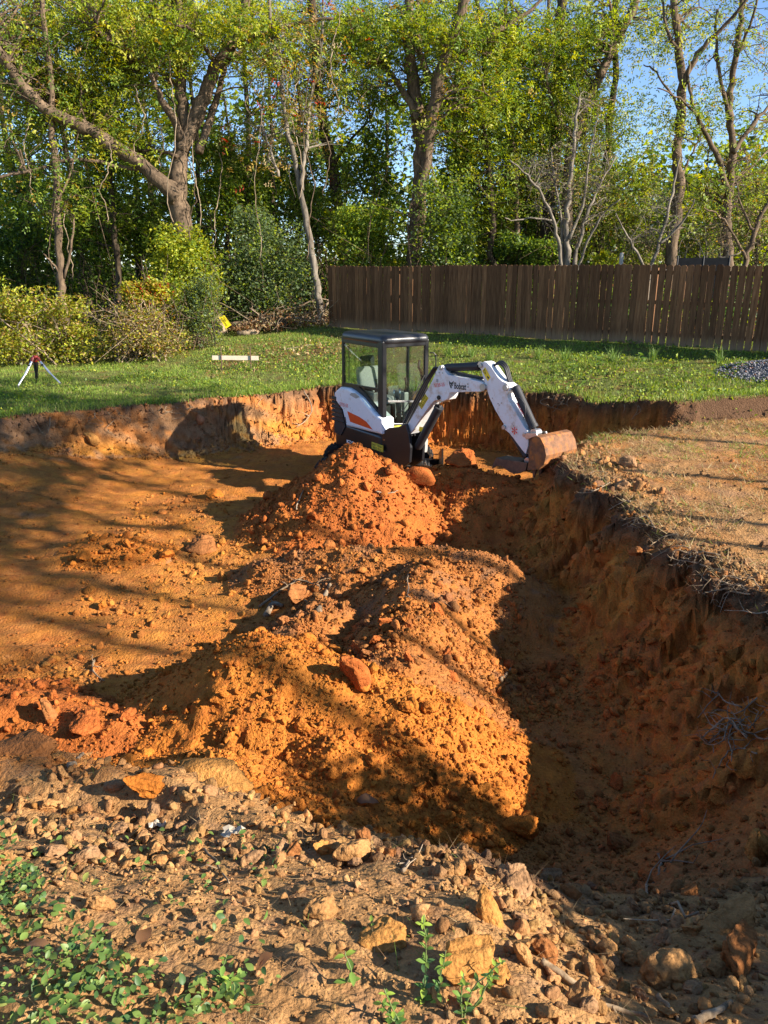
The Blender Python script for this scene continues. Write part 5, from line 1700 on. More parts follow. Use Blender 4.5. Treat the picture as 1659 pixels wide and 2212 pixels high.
# ------------------------------------------------------------------ bushes and undergrowth
def bush(name, label, px, py, rx, ry, D, n, size, pal, seed, group=None, stems=14, bark=BARK, fill=.8, rel=1.0, cat='bush', lobes=9, wr=.55, twig=0):
    """(px, py) middle, rx, ry half sizes in pixels at distance D"""
    r = np.random.default_rng(seed)
    c = at_y(px, py, D); k = pxm(D)
    RX, RZ = rx * k, ry * k; RY = min(RX, 1.6) * .8 * rel
    g = gz(c.x, c.y)
    root = empty(name, (c.x, c.y, g)); tag(root, label, cat, group)
    cz = c.z - g
    # lobed volume
    lobes = int(lobes * 1.8)
    lob = []
    for i in range(lobes):
        a = r.uniform(0, 6.28); q = math.sqrt(r.random()) * .72
        h = r.uniform(-.75, .72)
        lob.append((RX * q * math.cos(a), RY * q * math.sin(a), cz + RZ * h * math.sqrt(max(.1, 1 - q * q)), r.uniform(.18, .46)))
    lob = np.array(lob)
    n = int(n * .85)
    per = n // lobes
    P = []
    for (x, y_, z, q) in lob:
        d = rdir(r, per); rad = (r.random(per) ** .45)[:, None]
        P.append(np.array([x, y_, z]) + d * rad * np.array([RX * q, RY * q, RZ * q]) * 1.15)
    low = int(n * .25)
    P.append(np.stack([r.uniform(-RX, RX, low) * .9, r.uniform(-RY, RY, low) * .9, r.uniform(.05, max(.3, cz), low)], -1))
    for i in range(int(16 + n / 160)):                              # loose shoots break the outline
        l = lob[r.integers(0, lobes)]; dv_ = rdir(r, 1, .5)[0]; ln_ = r.uniform(.25, .8) * min(1.0, RZ); k_ = r.integers(8, 22)
        t_ = r.random(k_)[:, None]
        P.append(l[:3] + dv_ * np.array([RX, RY, RZ]) * l[3] * .8 + dv_ * t_ * ln_ + np.array([0, 0, -.35]) * t_ ** 2 * ln_ + r.normal(size=(k_, 3)) * .04)
    P = np.concatenate(P)
    P = P[P[:, 2] > .03]
    size *= 1.25
    # sprigs: leaves gather on short shoots
    V, Fq, cc = simple_leaves(P, r, size, pal, -.1, wr)
    m = MB()
    for i in range(stems):
        l = lob[i % lobes]
        b = Vector((r.uniform(-.5, .5) * RX, r.uniform(-.5, .5) * RY, -.05))
        e = Vector((l[0] + r.normal() * .2 * RX, l[1] + r.normal() * .15, l[2] + l[3] * RZ * r.uniform(.2, 1.0)))
        branchlet(m, b, e, .018 + .006 * r.random(), r, 4 + twig, 5)
    m.build('stems', bark, root, 0, True)
    link_mesh('foliage', np_mesh('foliage', V, Fq, cc, LEAF), root)
    return root


bush('privet_bush', 'large grey-green privet bush behind the brush pile', 575, 565, 120, 125, 25.6, 15000, .075, dict(grey=5, mid=1, yg=1.5, olive=1), 201, rel=1.2, lobes=16, stems=20)
bush('privet_bush', 'yellow-green bush at the foot of the leaning tree', 395, 585, 95, 90, 24.2, 8000, .085, dict(yel=2.4, yg=4, mid=1), 202, lobes=11)
bush('privet_bush', 'pale grey-green bush right of the vine thicket', 432, 660, 48, 72, 22.6, 4600, .06, dict(grey=4, yg=2, olive=2), 203, rel=.9)
bush('vine_thicket', 'rounded yellow-green vine thicket at the left edge of the lawn', 85, 705, 150, 78, 21.6, 11000, .072, dict(yel=3.2, yg=2.2, aut=1.2, olive=1.4, tan=.6), 204, rel=1.0, lobes=15, stems=34, bark=DEADWOOD)
bush('vine_thicket', 'lower brown-green bramble thicket between the vine thicket and the log', 305, 715, 115, 66, 21.9, 6500, .062, dict(yel=2, olive=2.2, tan=1.6, aut=.9, brown=.6), 205, lobes=13, stems=50, bark=DEADWOOD, twig=3)
bush('vine_thicket', 'vine mound with orange and red leaves above the bramble thicket', 318, 638, 62, 36, 22.4, 2600, .08, dict(yel=2, aut=2, red=.5, yg=1.5), 206, lobes=7)
bush('shrub', 'bright green shrub behind the fence left of the forked tree', 800, 520, 100, 82, 26.2, 7000, .085, dict(mid=4, yg=3, yel=.5), 207, lobes=11, rel=1.1)
bush('shrub', 'pale sunlit shrub climbing the forked tree behind the fence', 955, 490, 72, 112, 25.0, 7500, .08, dict(grey=2, yg=3.5, mid=2), 208, lobes=12)
bush('shrub', 'dark green shrub behind the fence under the crooked trunk', 1090, 560, 75, 55, 27.5, 3400, .09, dict(mid=4, dark=2, yg=1), 209)
bush('shrub', 'small bright yellow-green shrub peeking over the fence right of the multi-stem tree', 1300, 572, 40, 28, 24.0, 1100, .10, dict(yel=3, yg=3), 210, lobes=5)
bush('shrub', 'green shrub in shade behind the fence under the ivy-covered trunk', 1180, 560, 50, 50, 26.8, 2600, .085, dict(mid=4, yg=2, dark=1), 211)
bush('shrub', 'sparse olive shrub behind the fence under the tall straight trunk', 1400, 560, 80, 45, 27.0, 2200, .08, dict(olive=3, yg=2, tan=1), 212, stems=22, twig=3)
bush('shrub', 'dark green undergrowth shrub at the left edge of the woods', 40, 560, 110, 80, 28.5, 5200, .095, dict(mid=4, dark=3, yg=1.2), 213, lobes=11)
bush('shrub', 'mid green undergrowth shrub between the slender trunks', 200, 545, 85, 70, 28.0, 4200, .09, dict(mid=4, dark=2, yg=1.5), 214)
bush('shrub', 'green shrub with long drooping shoots behind the privet bush', 520, 440, 100, 80, 28.0, 6000, .095, dict(mid=4, yg=3, yel=.5), 215, lobes=11)
bush('shrub', 'green shrub behind the pale leaning trunk', 690, 470, 70, 70, 28.2, 4200, .095, dict(mid=3, yg=3, olive=1), 216)

LABS = ['tall green sapling thicket in the woods left of the slender trunk', 'green sapling thicket filling the gap under the long low limb', 'leafy sapling thicket behind the leaning tree trunk',
        'yellowish sapling thicket between the leaning tree and the pale trunk', 'dense sapling thicket behind the pale leaning trunk', 'sapling thicket between the shaded trunk and the forked tree',
        'sapling thicket right behind the forked tree', 'yellow-green sapling thicket behind the crooked dark trunk', 'thin sapling thicket behind the ivy-covered trunk',
        'olive sapling thicket behind the multi-stem tree', 'open sapling thicket left of the tall straight trunk', 'olive sapling thicket between the two right-hand tall trees', 'autumn-tinted sapling thicket behind the many-branched tree']
SAP = [(60, 470, 100, 120, 29.5), (220, 430, 95, 110, 29), (330, 470, 80, 110, 28.5), (500, 350, 80, 110, 29.5), (620, 400, 85, 120, 30), (780, 390, 80, 120, 29.5), (980, 400, 75, 130, 29),
       (1060, 470, 60, 100, 29), (1150, 430, 60, 120, 30), (1260, 440, 80, 120, 28.5), (1370, 450, 60, 110, 30), (1510, 480, 60, 90, 30), (1630, 470, 60, 110, 29)]
PALS = [dict(mid=4, yg=2.5, dark=1), dict(yg=4, mid=2, yel=1), dict(mid=3, yg=3, olive=1), dict(olive=3, yg=3, aut=.5)]
for i, (px, py, rx, ry, D) in enumerate(SAP):
    bush('sapling_thicket', LABS[i], px, py, rx, ry, D, 3800 if px < 1350 else 2300, .105, PALS[1 if i in (3, 7) else 3 if i > 8 else i % 3 if i % 3 != 1 else 0], 230 + i, lobes=14, stems=16, bark=BARK_DARK, rel=1.2, cat='saplings')

# ---- far wood behind everything: reads as one mass
r = np.random.default_rng(300)
n = 95000
X = r.uniform(-24, 24, n); Y = r.uniform(36, 52, n)
dens = fbm(X * .22, Y * .22, 310, 3)
top_ = 8.6 + 2.8 * fbm(X * .16, Y * .1, 311, 3) + 1.5 * fbm(X * .6, Y * .3, 312, 2)
top_ = np.where(X > 10, top_ * .72, top_)
Z = .8 + (r.random(n) ** .8) * top_ * 1.15
hole = fbm(X * .5 + 3, Z * .6, 313, 3)
kp = hole > -.36 + .45 * sstep(2.5, 8, Z)
P = np.stack([X, Y, Z], -1)[kp]
P += r.normal(size=P.shape) * .25
V, Fq, cc = simple_leaves(P, r, .38, dict(mid=4, dark=1.2, yg=3.4, olive=1.6, yel=.8), -.1, .6)
o = link_mesh('far_woods', np_mesh('far_woods', V, Fq, cc, LEAF))
tag(o, 'mass of far woodland leaves behind the trees', 'woods', kind='stuff')
n = 30000
X = r.uniform(-22, 20, n); q = r.uniform(1.5, 9, n)
Y = 17 + (q * 12.17 - (X - 8.3) * 7) / 9.95
hh = .55 + .8 * np.clip(.5 + fbm(X * .5, Y * .5, 320, 3), 0, 1)
P = np.stack([X, Y, lawn_z(X, Y) + hh * r.random(n) ** .7], -1)
P = P[fbm(X * .4, Y * .4, 321, 2) > -.25]
V, Fq, cc = simple_leaves(P, r, .18, dict(mid=4, dark=3, yg=1.5, brown=.6), .1, .6)
o = link_mesh('undergrowth', np_mesh('undergrowth', V, Fq, cc, LEAF))
tag(o, 'low dark undergrowth on the woodland floor behind the fence', 'undergrowth', kind='stuff')

# ---- hanging vines
r = np.random.default_rng(400)
vines = [(118, 300, 640), (150, 350, 600), (60, 250, 420), (410, 230, 520), (425, 300, 600), (372, 120, 480), (590, 120, 420), (560, 160, 560), (640, 130, 430), (665, 160, 560), (615, 80, 300), (540, 60, 250), (680, 60, 300), (470, 330, 640), (725, 20, 250), (700, 120, 420), (935, 320, 450), (300, 180, 330), (345, 250, 420), (230, 300, 480)]
for i, (px, y0, y1) in enumerate(vines):
    D = 24.2 + r.uniform(-.6, 1.2)
    n = 9
    pts = [at_y(px + 9 * math.sin(i + k * .8) + r.normal() * 5 * k / n, y0 + (y1 - y0) * k / n, D + .1 * math.sin(k)) for k in range(n + 1)]
    root = MB().tube(wiggle(pts, .02, r, 3), .011 + .006 * r.random(), 5, True).build('hanging_vine', DEADWOOD if i % 3 else BARK, None, 0, True)
    tag(root, 'thin bare vine hanging from the crowns, ' + between(px), 'vine', 'hanging vines')

# unseen shrub added on the near right rim to shade the rubble slope
r = np.random.default_rng(450)
sh = empty('privet_bush', (4.3, .2, .5)); sh.scale = (1, 1, .72); tag(sh, 'unseen leafy shrub added on the near right rim to shade the rubble slope', 'bush')
n = 9000
d = rdir(r, n); P = d * (r.random(n) ** .4)[:, None] * np.array([1.2, 1.15, 1.15]) + np.array([0, 0, 1.2])
V, Fq, cc = simple_leaves(P[P[:, 2] > .05], r, .10, dict(mid=4, yg=2))
link_mesh('foliage', np_mesh('foliage', V, Fq, cc, LEAF), sh)
m = MB()
for k in range(16):
    e = Vector(r.normal(size=3)) * .5 + Vector((0, 0, 1.5)); branchlet(m, Vector((r.normal() * .15, r.normal() * .15, -.05)), e, .02, r, 4, 5)
m.build('stems', BARK, sh, 0, True)
sh2 = copy_tree(sh); sh2.location = (7.6, 5.0, 0.0); sh2.scale = (1.0, .8, .72); tag(sh2, 'unseen low shrub added well right of the pit bank to shade the plateau', 'bush')  # out of view, added to cast shade on the plateau
sh3 = copy_tree(sh); sh3.location = (4.6, 1.6, 0.45); sh3.scale = (.95, .9, .72); sh3.rotation_euler = (0, 0, 1.9); tag(sh3, 'second unseen shrub added for shade on the near right rim, nearer the trench', 'bush')  # out of view, added to widen the shade towards the mound toe
bush('vine_thicket', 'yellow-green vine thicket continuing left of the lawn tripod', -190, 700, 150, 75, 21.8, 7000, .075, dict(yel=3, yg=2.4, aut=1, olive=1.4), 260, lobes=12, stems=26, bark=DEADWOOD)
bush('shrub', 'green undergrowth shrub at the far left end of the woods', -170, 540, 130, 110, 28, 6000, .1, dict(mid=4, yg=2, dark=1), 261, lobes=12)
# ------------------------------------------------------------------ grass and weeds
def blades(X, Y, Z, h, w, lean, colr_, r):
    n = len(X)
    a = r.uniform(0, 6.283, n); b = r.uniform(0, 6.283, n)
    P = np.stack([X, Y, Z], -1)
    sd_ = np.stack([np.cos(a), np.sin(a), np.zeros(n)], -1) * (w * .5)[:, None]
    ln = np.stack([np.cos(b), np.sin(b), np.zeros(n)], -1) * (lean * h)[:, None]
    mid = P + ln * .35 + np.array([0, 0, 1]) * (h * .6)[:, None]
    tip = P + ln + np.array([0, 0, 1]) * (h * (1 - .35 * lean))[:, None]
    V = np.stack([P - sd_, P + sd_, mid + sd_ * .7, tip, mid - sd_ * .7], 1).reshape(-1, 3)
    b0 = np.arange(n) * 5
    Fq = np.stack([np.stack([b0, b0 + 1, b0 + 2, b0 + 4], -1), np.stack([b0 + 4, b0 + 2, b0 + 3, b0 + 3], -1)], 1).reshape(-1, 4)
    return V, Fq, np.repeat(colr_, 5, 0)


def tri_blades(X, Y, Z, h, w, lean, colr_, r):
    n = len(X)
    a = r.uniform(0, 6.283, n); b = r.uniform(0, 6.283, n)
    P = np.stack([X, Y, Z], -1)
    sd_ = np.stack([np.cos(a), np.sin(a), np.zeros(n)], -1) * (w * .5)[:, None]
    ln = np.stack([np.cos(b), np.sin(b), np.zeros(n)], -1) * (lean * h)[:, None]
    tip = P + ln + np.array([0, 0, 1]) * (h * (1 - .3 * lean))[:, None]
    V = np.stack([P - sd_, P + sd_, tip], 1).reshape(-1, 3)
    return V, np.arange(len(V)).reshape(-1, 3), np.repeat(colr_, 3, 0)


GRASS = leaf_mat('grass', .35, .6)
r = np.random.default_rng(500)
n = 330000
u = r.random(n)
Y = 11.0 + 16 * u ** 1.25; X = r.uniform(-13, 10, n)
Z, cg, og, dg, sg_ = sample_ground(X, Y)
qf = ((X - 8.3) * 7 + (Y - 17) * 9.95) / 12.17
patch = fbm(X * .55, Y * .55, 510, 4)
kp = (dg < 0.03) & (og < 0) & (np.abs(X) < .56 * Y + 1.2) & (qf < .6 + 2.0 * (X < -2))
kp &= ~((X > 1.6) & (Y < 12.45 + .05 * X)) & (r.random(n) < np.clip(.85 + 1.3 * patch, .12, 1)) & (sg_ < .7)
bare = ((X + 2.2) / 2.0) ** 2 + ((Y - 20.8) / .8) ** 2 < 1
kp &= ~(bare & (r.random(n) < .7))
X, Y, Z, patch, dg = [a[kp] for a in (X, Y, Z, patch, dg)]
n = len(X)
edge = sstep(-.5, -.05, dg)
h = r.uniform(.035, .085, n) * (1 + .7 * np.clip(patch, 0, 1)) * (1 + 1.5 * edge)
tall = r.random(n) < .02; h[tall] *= 1.8
pal_r = r.random(n)
cgr = np.where((pal_r < .5)[:, None], tri(.17, .27, .035), np.where((pal_r < .8)[:, None], tri(.27, .34, .05), np.where((pal_r < .95)[:, None], tri(.09, .17, .025), tri(.45, .38, .16))))
cgr = cgr * r.uniform(.75, 1.25, (n, 1)); dry = np.clip(-patch * 1.6, 0, 1)[:, None] * .4
cgr = cgr * (1 - dry) + tri(.33, .28, .10) * dry
V, Fq, cc = tri_blades(X, Y, Z - .01, h, r.uniform(.010, .020, n), r.uniform(.1, .9, n), cgr, r)
o = link_mesh('lawn_grass', np_mesh('lawn_grass', V, Fq, cc, GRASS)); tag(o, 'uneven green lawn grass around the pit', 'grass', kind='stuff')
print('grass', n)
# broad-leaved weeds in the lawn
n = 26000
X = r.uniform(-8, 9.5, n); Y = r.uniform(12.6, 22, n)
Z, cg, og, dg, sg_ = sample_ground(X, Y)
qf = ((X - 8.3) * 7 + (Y - 17) * 9.95) / 12.17
kp = (dg < -.1) & (og < 0) & (qf < -.1) & (np.abs(X) < .56 * Y + .6) & (r.random(n) < np.clip(.35 + 1.6 * fbm(X * .8, Y * .8, 530, 3) + .35 * sstep(-1, 3, X), .02, 1))
X, Y, Z = X[kp], Y[kp], Z[kp]
P = np.stack([X, Y, Z + r.uniform(.01, .09, len(X))], -1)
V, Fq, cc = simple_leaves(P, r, .058, dict(yg=2.5, mid=4, yel=.35), .35, .7)
o = link_mesh('lawn_weeds', np_mesh('lawn_weeds', V, Fq, cc, GRASS)); tag(o, 'broad-leaved weeds spread through the lawn', 'weeds', kind='stuff')
# straw on the stripped plateau and along the bank lip
n = 42000
X = r.uniform(2.2, 9, n); Y = r.uniform(4.8, 12.7, n)
Z, cg, og, dg, sg_ = sample_ground(X, Y)
kp = (dg < .06) & (og < 0) & (np.abs(X) < .53 * Y + .6) & (r.random(n) < np.clip(.40 + 1.5 * fbm(X * .9, Y * 1.1, 540, 3) + .55 * sstep(-.6, -.05, dg) + .4 * sstep(10, 12, Y), .03, 1))
X, Y, Z = X[kp], Y[kp], Z[kp]; n = len(X)
pr = r.random(n); grn = (fbm(X * .8, Y * .8, 541, 3) > .12) & (Y > 10.2)
cs2 = np.where((pr < .6)[:, None], tri(.42, .31, .15), np.where((pr < .85)[:, None], tri(.27, .19, .09), tri(.20, .26, .05)))
cs2 = np.where(grn[:, None] & (pr > .3)[:, None], tri(.17, .25, .04), cs2) * r.uniform(.7, 1.25, (n, 1))
V, Fq, cc = tri_blades(X, Y, Z - .005, r.uniform(.04, .13, n), r.uniform(.008, .015, n), r.uniform(.6, 1.6, n), cs2, r)
o = link_mesh('straw', np_mesh('straw', V, Fq, cc, GRASS)); tag(o, 'dry straw and scraps of grass on the stripped plateau beside the pit', 'straw', kind='stuff')
# dry grass bits and rootlets on the near rim
n = 5200
X = r.uniform(-2.2, .8, n); Y = r.uniform(1.1, 3.3, n)
Z, cg, og, dg, sg_ = sample_ground(X, Y)
kp = r.random(n) < np.clip(.25 + 1.2 * fbm(X * 2.2, Y * 2.2, 550, 3), .05, 1)
X, Y, Z = X[kp], Y[kp], Z[kp]; n = len(X)
pr = r.random(n)
cs2 = np.where((pr < .55)[:, None], tri(.42, .30, .15), np.where((pr < .85)[:, None], tri(.20, .12, .06), tri(.15, .24, .04))) * r.uniform(.7, 1.2, (n, 1))
V, Fq, cc = tri_blades(X, Y, Z, r.uniform(.02, .07, n), r.uniform(.0015, .0035, n), r.uniform(.8, 2.2, n), cs2, r)
o = link_mesh('straw', np_mesh('straw', V, Fq, cc, GRASS)); tag(o, 'dry stalks and rootlets scattered over the near rim', 'straw', kind='stuff')

# tall tufts along the fence
for i, (px, py) in enumerate(((969, 768), (1019, 770), (1056, 782), (1219, 780), (1325, 782), (1409, 781), (1551, 785), (1160, 775))):
    p = on_ground(px, py)
    rr = np.random.default_rng(600 + i); n = 46
    rad = rr.random(n) * .09; a = rr.uniform(0, 6.28, n)
    V, Fq, cc = blades(np.cos(a) * rad, np.sin(a) * rad, np.zeros(n) - .02, rr.uniform(.2, .46, n), np.full(n, .012), rr.uniform(.15, .75, n), np.tile(tri(.17, .27, .06), (n, 1)) * rr.uniform(.7, 1.3, (n, 1)), rr)
    o = link_mesh('grass_tuft', np_mesh('grass_tuft', V, Fq, cc, GRASS)); o.location = p
    tag(o, 'tall spiky grass tuft growing in front of the board fence', 'grass tuft', 'grass tufts along the fence')


def oval_leaf(ln, wd, curl=.2):
    """a leaf with a folded midrib, base at the origin, pointing along +x"""
    t = [0, .22, .5, .78, 1]; ww = [0, .78, 1, .62, 0]
    V = []
    for a, b in zip(t, ww):
        z = -curl * ln * a * a
        V += [(a * ln, -b * wd / 2, z + b * wd * .14), (a * ln, 0, z), (a * ln, b * wd / 2, z + b * wd * .14)]
    Fq = []
    for k in range(4):
        Fq += [(k * 3, k * 3 + 3, k * 3 + 4, k * 3 + 1), (k * 3 + 1, k * 3 + 4, k * 3 + 5, k * 3 + 2)]
    return np.array(V, float), np.array(Fq)


def leaf_cloud(P, A, T_, ln, colr_, r, wr=.62):
    """ovals at P, turned A about z, tilted T_"""
    v0, f0 = oval_leaf(1.0, wr)
    n = len(P)
    V = v0[None] * ln[:, None, None]
    roll = r.normal(0, .5, n)
    y_ = V[:, :, 1] * np.cos(roll)[:, None] - V[:, :, 2] * np.sin(roll)[:, None]; z_ = V[:, :, 1] * np.sin(roll)[:, None] + V[:, :, 2] * np.cos(roll)[:, None]
    x_ = V[:, :, 0] * np.cos(T_)[:, None] - z_ * np.sin(T_)[:, None]; z2 = V[:, :, 0] * np.sin(T_)[:, None] + z_ * np.cos(T_)[:, None]
    X = x_ * np.cos(A)[:, None] - y_ * np.sin(A)[:, None]; Yq = x_ * np.sin(A)[:, None] + y_ * np.cos(A)[:, None]
    W = np.stack([X, Yq, z2], -1) + P[:, None]
    m = len(v0)
    return W.reshape(-1, 3), (f0[None] + (np.arange(n) * m)[:, None, None]).reshape(-1, 4), np.repeat(colr_, m, 0)


# creeping ground cover low on the left
LEAFG = leaf_mat('glossy_leaf', .28, .48)
cover = [(0, 1836), (110, 1930), (190, 2010), (260, 2086), (400, 2130), (545, 2140), (560, 2330), (-260, 2330), (-260, 1800)]
n = 15000
X = r.uniform(-2.0, .1, n); Y = r.uniform(.95, 2.6, n)
Z = sample_ground(X, Y)[0]
f_ = Y * _c - (Z - CZ) * _s; up_ = Y * _s + (Z - CZ) * _c
PX = 829.5 + F * X / f_; PY = 1106 - F * up_ / f_
ins_ = np.zeros(n, bool)
for i in range(len(cover)):
    (x0, y0), (x1, y1) = cover[i], cover[(i + 1) % len(cover)]
    ins_ ^= ((y0 > PY) != (y1 > PY)) & (PX < x0 + (PY - y0) * (x1 - x0) / ((y1 - y0) or 1e-9))
kp = ins_ & (r.random(n) < np.clip(.55 + 1.6 * fbm(X * 3.5, Y * 3.5, 560, 3), .04, 1))
stray = (~ins_) & (PX < 620) & (PY > 1750) & (r.random(n) < .035)
kp |= stray
X, Y, Z = X[kp], Y[kp], Z[kp]; n = len(X)
P = np.stack([X, Y, Z + r.uniform(.01, .075, n)], -1)
pr = r.random(n)
cl2 = np.where((pr < .45)[:, None], tri(.095, .165, .035), np.where((pr < .8)[:, None], tri(.16, .235, .05), np.where((pr < .93)[:, None], tri(.05, .11, .03), tri(.30, .33, .08)))) * r.uniform(.8, 1.2, (n, 1))
V, Fq, cc = leaf_cloud(P, r.uniform(0, 6.28, n), r.normal(.15, .45, n), r.uniform(.012, .034, n), cl2, r)
o = link_mesh('ground_cover', np_mesh('ground_cover', V, Fq, cc, LEAFG, smooth=True)); tag(o, 'creeping green ground cover on the near left rim', 'ground cover', kind='stuff')
print('cover', n)

# sprigs one can count
leaf_v, leaf_f = oval_leaf(1.0, .5)


def leaf_mesh(name, c):
    return np_mesh(name, leaf_v, leaf_f, np.tile(c, (len(leaf_v), 1)), LEAFG, smooth=True)


SL = [leaf_mesh('leaf', tri(.10, .20, .04)), leaf_mesh('leaf', tri(.16, .27, .05)), leaf_mesh('leaf', tri(.30, .42, .06)), leaf_mesh('leaf', tri(.07, .15, .05))]


def sprig(px, py, hpx, npairs, lsz, label, seed, lean=(0, 0), nst=1):
    rr = np.random.default_rng(seed)
    p = on_ground(px, py)
    d = (p - Vector((0, 0, CZ))).length
    H = hpx * d / F * 1.35
    root = empty('leafy_sprig', p); tag(root, label, 'plant')
    for q in range(nst):
        a0 = rr.uniform(0, 6.28); sp = (.18 if nst > 1 else 0) * H
        tip = Vector((lean[0] * H + math.cos(a0) * sp * 2, lean[1] * H + math.sin(a0) * sp, H * (1 if q == 0 else rr.uniform(.55, .9))))
        pts = wiggle([Vector((0, 0, -.03)), tip * .5 + Vector(rr.normal(size=3) * .01), tip], .002, rr, 4)
        MB().tube(pts, list(np.linspace(.0028, .0012, len(pts))), 6).build('stem', simple('sprig_stem', (.12, .16, .05), .6) if 'sprig_stem' not in MATS else MATS['sprig_stem'], root, 0, True)
        for k in range(npairs):
            t = (k + .8) / npairs
            i = min(len(pts) - 1, int(t * (len(pts) - 1)))
            a = k * 1.57 + rr.uniform(-.3, .3)
            for s_ in (0, math.pi):
                o = bpy.data.objects.new('leaf', SL[2 if t > .85 else int(rr.integers(0, 4)) if t < .6 else 1]); col.objects.link(o); o.parent = root
                o.location = pts[i]; o.rotation_euler = (rr.normal() * .2, -.45 + rr.normal() * .25, a + s_)
                k_ = lsz * rr.uniform(.75, 1.15) * (1 - .35 * t); o.scale = (k_, k_, k_)


sprig(912, 2160, 150, 13, .034, 'tallest upright leafy sprig at the near rim beside the blocky clay lump', 1, (.0, -.05))
sprig(945, 2170, 90, 9, .032, 'shorter leafy sprig just right of the tallest sprig', 2, (.1, 0))
sprig(1000, 2200, 85, 8, .03, 'spreading leafy sprig on the shaded rubble below the blocky lump', 3, (.25, 0), 3)
sprig(1050, 2150, 55, 6, .028, 'small leafy shoot leaning right over the rubble', 4, (.4, 0))
sprig(805, 2015, 20, 2, .035, 'tiny two-leaved seedling left of the flat ochre lump', 5)
sprig(740, 2110, 45, 3, .045, 'small broad-leaved seedling on bare tan soil', 6, (.1, 0))
sprig(870, 2210, 70, 7, .032, 'leafy sprig at the foot of the tallest sprig', 7, (-.1, 0), 2)
sprig(500, 2150, 60, 5, .04, 'glossy leafy shoot at the edge of the ground cover', 8, (.1, 0), 2)

# ------------------------------------------------------------------ roots and sticks
def root_thing(name, label, cat, pix, rad, lift=.02, seed=0, group=None, side=3, mat=ROOT, dangle=0):
    rr = np.random.default_rng(seed)
    pts = []
    for (x, y_) in pix:
        p = on_ground(x, y_); v = (Vector((0, 0, CZ)) - p).normalized()
        pts.append(p + v * lift)
    L_ = sum((b - a).length for a, b in zip(pts[:-1], pts[1:]))
    if L_ > 3.0: return None
    fine = wiggle(pts, L_ * .008, rr, 4)
    m = MB().tube(fine, list(np.linspace(rad, rad * .45, len(fine))), 6)
    for k in range(side):
        i = int(rr.integers(1, len(fine) - 1)); d = Vector(rr.normal(size=3)); d.z = abs(d.z) * .3
        e = fine[i] + d.normalized() * L_ * rr.uniform(.12, .32)
        m.tube(wiggle([fine[i], fine[i].lerp(e, .5) + Vector(rr.normal(size=3)) * L_ * .03, e], L_ * .004, rr, 2), list(np.linspace(rad * .55, rad * .15, 5)), 5)
    o = m.build(name, mat, None, 0, True)
    tag(o, label, cat, group)
    return o


root_thing('stick', 'long brown stick lying down the shaded near slope', 'stick', [(1168, 2078), (1230, 2118), (1300, 2168), (1400, 2198)], .012, .03, 1, None, 5)
root_thing('stick', 'thin forked grey branch lying on rubble above the long flat slab', 'stick', [(1440, 1852), (1424, 1890), (1402, 1928), (1450, 1955), (1510, 1984)], .010, .03, 2, None, 6, DEADWOOD)
root_thing('stick', 'short split stick upright at the bottom of the near slope', 'stick', [(1420, 2150), (1445, 2180), (1465, 2205)], .010, .02, 3, None, 0)
root_thing('stick', 'pale broken stick at the lower right of the rubble', 'stick', [(1500, 2206), (1540, 2190), (1580, 2165)], .014, .03, 4, None, 2, DEADWOOD)
root_thing('stick', 'crooked brown twig on the topsoil berm', 'stick', [(435, 1832), (470, 1865), (495, 1910)], .006, .02, 5, None, 2)
root_thing('stick', 'thick pale stick on top of the berm near the slanted slab', 'stick', [(145, 1665), (165, 1645), (185, 1632)], .014, .03, 6, None, 0, DEADWOOD)
root_thing('stick', 'thin twig standing on the crest of the long brown heap', 'stick', [(885, 1290), (882, 1240), (888, 1180)], .006, .05, 7, None, 2, DEADWOOD)
root_thing('root', 'pale curved root sticking from the low red ridge', 'root', [(205, 1425), (200, 1450), (225, 1470)], .014, .03, 8, None, 5)
root_thing('root', 'tangled root ends on the long brown heap beside the sunlit clod', 'root', [(560, 1310), (610, 1275), (650, 1255), (690, 1265)], .014, .05, 9, None, 10)
root_thing('root', 'thick root stub upright on the long brown heap', 'root', [(690, 1320), (705, 1280), (715, 1262)], .035, .04, 10, None, 2, DEADWOOD)
root_thing('root', 'dark root end by the shaded hollow left of the sunlit clod', 'root', [(575, 1330), (590, 1305), (610, 1310)], .04, .05, 11, None, 3, DEADWOOD)
root_thing('root', 'pale twiggy root on the edge of the near berm', 'root', [(870, 1885), (885, 1860), (900, 1845)], .008, .03, 12, None, 8, DEADWOOD)
root_thing('root', 'root lying on the shaded trench floor', 'root', [(1080, 1470), (1095, 1455), (1105, 1440)], .018, .03, 13, None, 0)
root_thing('root', 'pale root lying on the left flank of the pointed mound', 'root', [(640, 1100), (655, 1060), (668, 1045)], .010, .03, 14, None, 2, DEADWOOD)
root_thing('root', 'root loop on the right flank of the pointed mound', 'root', [(812, 1062), (840, 1066), (860, 1060)], .012, .03, 15, None, 0, DEADWOOD)
root_thing('stick', 'small dead branch on the lawn behind the batter board', 'stick', [(615, 755), (660, 747), (705, 738)], .03, .03, 16, None, 2, DEADWOOD)
